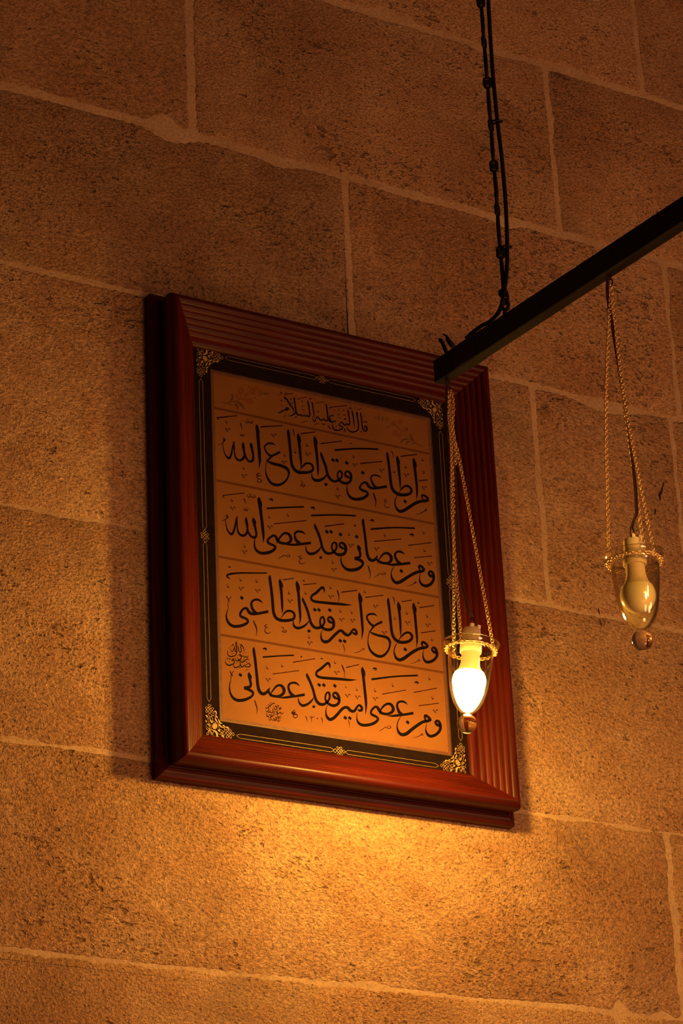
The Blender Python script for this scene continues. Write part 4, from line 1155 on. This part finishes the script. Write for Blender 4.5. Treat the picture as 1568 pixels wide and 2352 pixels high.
CUP = [(62, 0), (61.5, 1.5), (60, 2), (57.5, 0.5), (54.5, -3.5), (51.5, -9), (49.2, -15), (48.2, -21), (47.6, -32), (46.6, -46), (45.2, -62), (43.2, -80), (40.6, -98), (37.0, -114), (32.0, -129), (25.6, -141), (18, -150), (9, -155.5), (0, -157)]
CUP_IN = [(0, -153.5), (8.5, -152.3), (16.8, -147.5), (24, -139), (30.2, -127.5), (35.2, -113), (38.8, -97.5), (41.4, -79.6), (43.4, -61.8), (44.8, -46), (45.8, -32), (46.4, -21), (47.5, -14), (50, -7.6), (53.4, -1.8), (57, 2), (60, 3.4), (62, 2.2)]
def make_lamp(label, rim_px, h, tilt, azim, lit, top_px, mids, cable_px, extra=None):
    cx_, cz_ = bp(*rim_px, h)
    c = W(cx_, cz_, h)
    fwd = Vector((CX[2], CN[2], CZ[2]))
    Rm = Matrix.Rotation(math.radians(tilt), 4, fwd)
    S4 = Matrix.Translation(c) @ Rm @ Matrix.Scale(U, 4)
    root = empty('hanging_lamp', S4 @ Vector((0, 0, -197)))
    tag(root, label, 'lamp', 'glass cup lamps hanging from the bar')
    mb = MB(); mb.lathe(CUP + CUP_IN, S4, 64, closed=True)
    cup = mb.build('glass_cup', M['glass'], root, smooth=True, loc=c)
    mb = MB()
    prof_ = [(0, -156.5), (7, -157.5), (7.5, -159.5)] + [(21 * math.sin(a_), -177.5 + 21 * math.cos(a_)) for a_ in [0.40 + i * (math.pi - 0.40) / 18 for i in range(19)]]
    mb.lathe(prof_, S4, 40)
    mb.build('glass_ball', M['ball'], cup, smooth=True, loc=S4 @ Vector((0, 0, -177)))
    # socket
    mb = MB()
    mb.lathe([(0, 38), (13, 38), (17.5, 36.5), (19, 33), (19.2, 12), (20.3, 8), (20.5, 4), (23.2, 2), (23.5, -1), (23.5, -15), (22.6, -18.5), (20.5, -19), (20, -12), (0, -12)], S4, 40)
    mb.build('bulb_socket', M['plastic'], root, smooth=True, angle=40, loc=S4 @ Vector((0, 0, 0)))
    mb = MB()
    for dx in (-9, 7):
        v = [S4 @ Vector(p) for p in ((dx - 4, -17, 34), (dx + 4, -17, 34), (dx + 4, -9, 34), (dx - 4, -9, 34), (dx - 4, -17, 42), (dx + 4, -17, 42), (dx + 4, -9, 42), (dx - 4, -9, 42))]
        mb.add(v, [(0, 1, 5, 4), (1, 2, 6, 5), (2, 3, 7, 6), (3, 0, 4, 7), (4, 5, 6, 7)])
    mb.build('terminal_block', M['plastic'], root, loc=S4 @ Vector((0, 0, 38)))
    # bulb: opaque neck and opal globe
    mb = MB()
    mb.lathe([(0, -11), (18.6, -11), (18.9, -22), (19.3, -36), (20.4, -45), (23.0, -53), (27, -60), (31.2, -65.0), (30.6, -66.4), (0, -66.4)], S4, 40)
    neck = mb.build('bulb_neck', M['plastic'], root, smooth=True, angle=40, loc=S4 @ Vector((0, 0, -40)))
    mb = MB()
    a0 = math.asin(31.0 / 35.6)
    mb.lathe([(35.6 * math.sin(a_), -83.0 + 35.6 * math.cos(a_)) for a_ in [a0 + i * (math.pi - a0) / 16 for i in range(17)]], S4, 40)
    g = mb.build('bulb_globe', (M['lit'] if lit == True else M['dimlit']) if lit else M['bulb'], root, smooth=True, loc=S4 @ Vector((0, 0, -85)))
    tag(g, 'glowing opal globe of the bulb' if lit else 'unlit opal globe of the bulb')
    # chain collar under the lip, chains and hanger
    def col(az, dz=0.0):
        return S4 @ Vector((53.2 * math.cos(az), 53.2 * math.sin(az), -12.5 + dz))
    mb = MB()
    chain_mesh(mb, [col(2 * math.pi * i / 60) for i in range(61)], 6.6, 4.7, 3.6, 1.1, 5)
    mb.build('collar_chain', M['brass'], root, smooth=True, loc=c)
    top = P(*top_px, h)
    rightv = (Rm @ Vector((CX[0], CN[0], 0)).to_4d()).to_3d().normalized()
    # azimuths are measured from the viewer's right, towards the viewer
    ra = math.atan2(CN[0], CX[0])
    for ai, az in enumerate(azim):
        end = col(ra - math.radians(az), 1.0)
        path = [top] + [P(x, y, hh) for x, y, hh in mids[ai]] + [end]
        mb = MB()
        chain_mesh(mb, [Vector(p) for p in smooth_path([tuple(p) for p in path], 8)] if len(path) > 2 else path, 6.6, 4.8, 3.9, 1.1, ai)
        mb.tube(ellipse(end, 4.6 * U, 5.2 * U, rightv, ez, 14), 1.2 * U, 6, closed=True)
        mb.build('chain', M['brass'], root, smooth=True, loc=end)
    x_t, z_t = bp(*top_px, h)
    mb = MB()
    k1 = W(x_t, BAR_Z + 1, h); k2 = top
    mb.tube([k1, k1.lerp(k2, 0.5), k2 + ez * 7 * U], 1.9 * U, 7)
    mb.tube(ellipse(k2 + ez * 2 * U, 4.0 * U, 7.0 * U, lat, ez, 14), 1.5 * U, 6, closed=True)
    mb.build('hanger', M['iron'], root, smooth=True, loc=k2)
    # flex down to the socket: two cores that part above the socket
    mb = MB()
    fl = smooth_path([(*q,) for q in cable_px], 6)
    endp = S4 @ Vector((0, 0, 62))
    pp = [P(x, y, hh) for x, y, hh in fl] + [endp]
    mb.tube([p - lat * 1.7 * U for p in pp], 1.9 * U, 7); mb.tube([p + lat * 1.7 * U for p in pp], 1.9 * U, 7)
    for sgn in (-1, 1):
        mb.tube([endp + lat * sgn * 1.7 * U, S4 @ Vector((sgn * 5, -2, 52)), S4 @ Vector((sgn * 9, -4, 39))], [1.9 * U, 1.2 * U, 1.0 * U], 6)
    mb.build('flex', M['flex'], root, smooth=True, loc=endp)
    if extra:
        for pts in extra:
            mb = MB(); chain_mesh(mb, [P(x, y, hh) for x, y, hh in smooth_path(pts, 8)], 6.4, 4.6, 3.5, 1.05, 9)
            mb.build('chain_tail', M['brass'], root, smooth=True, loc=P(*pts[0]))
    return root

H1_, H2_ = 457.0, 995.0
make_lamp('lit hanging lamp with a glowing bulb in a clear glass cup before the framed calligraphy', (1081.3, 1481), H1_, 7.0, (-12, 118, 232), True, (1030.5, 897),
          [[(1035, 950, H1_), (1041, 1000, H1_), (1062, 1095, H1_)], [(1030, 950, H1_ + 4), (1036, 1030, H1_ + 8), (1038.5, 1200, H1_ + 20)], [(1033, 950, H1_ - 4), (1036.5, 1030, H1_ - 6), (1041.5, 1200, H1_ - 16)]],
          [(1025.8, 866, H1_), (1025.5, 930, H1_), (1029, 1000, H1_ - 4), (1041, 1050, H1_ - 8), (1046, 1150, H1_ - 10), (1058, 1320, H1_ - 6), (1074, 1400, H1_)],
          [[(1035, 896, H1_ + 3), (1040, 915, H1_ + 6), (1041, 940, H1_ + 6), (1039, 975, H1_ + 3), (1042, 1000, H1_ + 3), (1045, 1030, H1_ + 3), (1046, 1066, H1_ + 3)]])
make_lamp('unlit hanging lamp with a white bulb in a clear glass cup', (1456, 1279), H2_, 0.0, (172, 52, -58), False, (1402, 650),
          [[(1399, 710, H2_ + 2), (1391, 950, H2_ + 6)], [(1411, 740, H2_ + 6), (1437, 940, H2_ + 12)], [(1409, 740, H2_ - 6), (1434, 940, H2_ - 12)]],
          [(1396, 632, H2_), (1394, 665, H2_), (1398, 700, H2_), (1405, 745, H2_ + 3), (1414, 800, H2_), (1431, 905, H2_), (1448, 1020, H2_), (1459, 1120, H2_), (1462, 1180, H2_)])
# the next lamp along the bar, past the right edge of the picture
cxn, czn = bar_x(1540), 2075.0
def px_of(x, z, h):
    p = [CX[i] * x + CZ[i] * z + CN[i] * (D - h) for i in range(3)]
    return (784 + FPX * p[0] / p[2], 1176 + FPX * p[1] / p[2])
H3_ = 1540.0
t3 = px_of(cxn, 2668, H3_); r3 = px_of(cxn, czn, H3_)
make_lamp('lit hanging lamp third along the bar from the wall', r3, H3_, 0.0, (90, 210, 330), 'dim', t3, [[], [], []],
          [(*px_of(cxn - 6, 2706, H3_), H3_), (*px_of(cxn - 8, 2500, H3_), H3_), (*px_of(cxn - 2, 2200, H3_), H3_)])
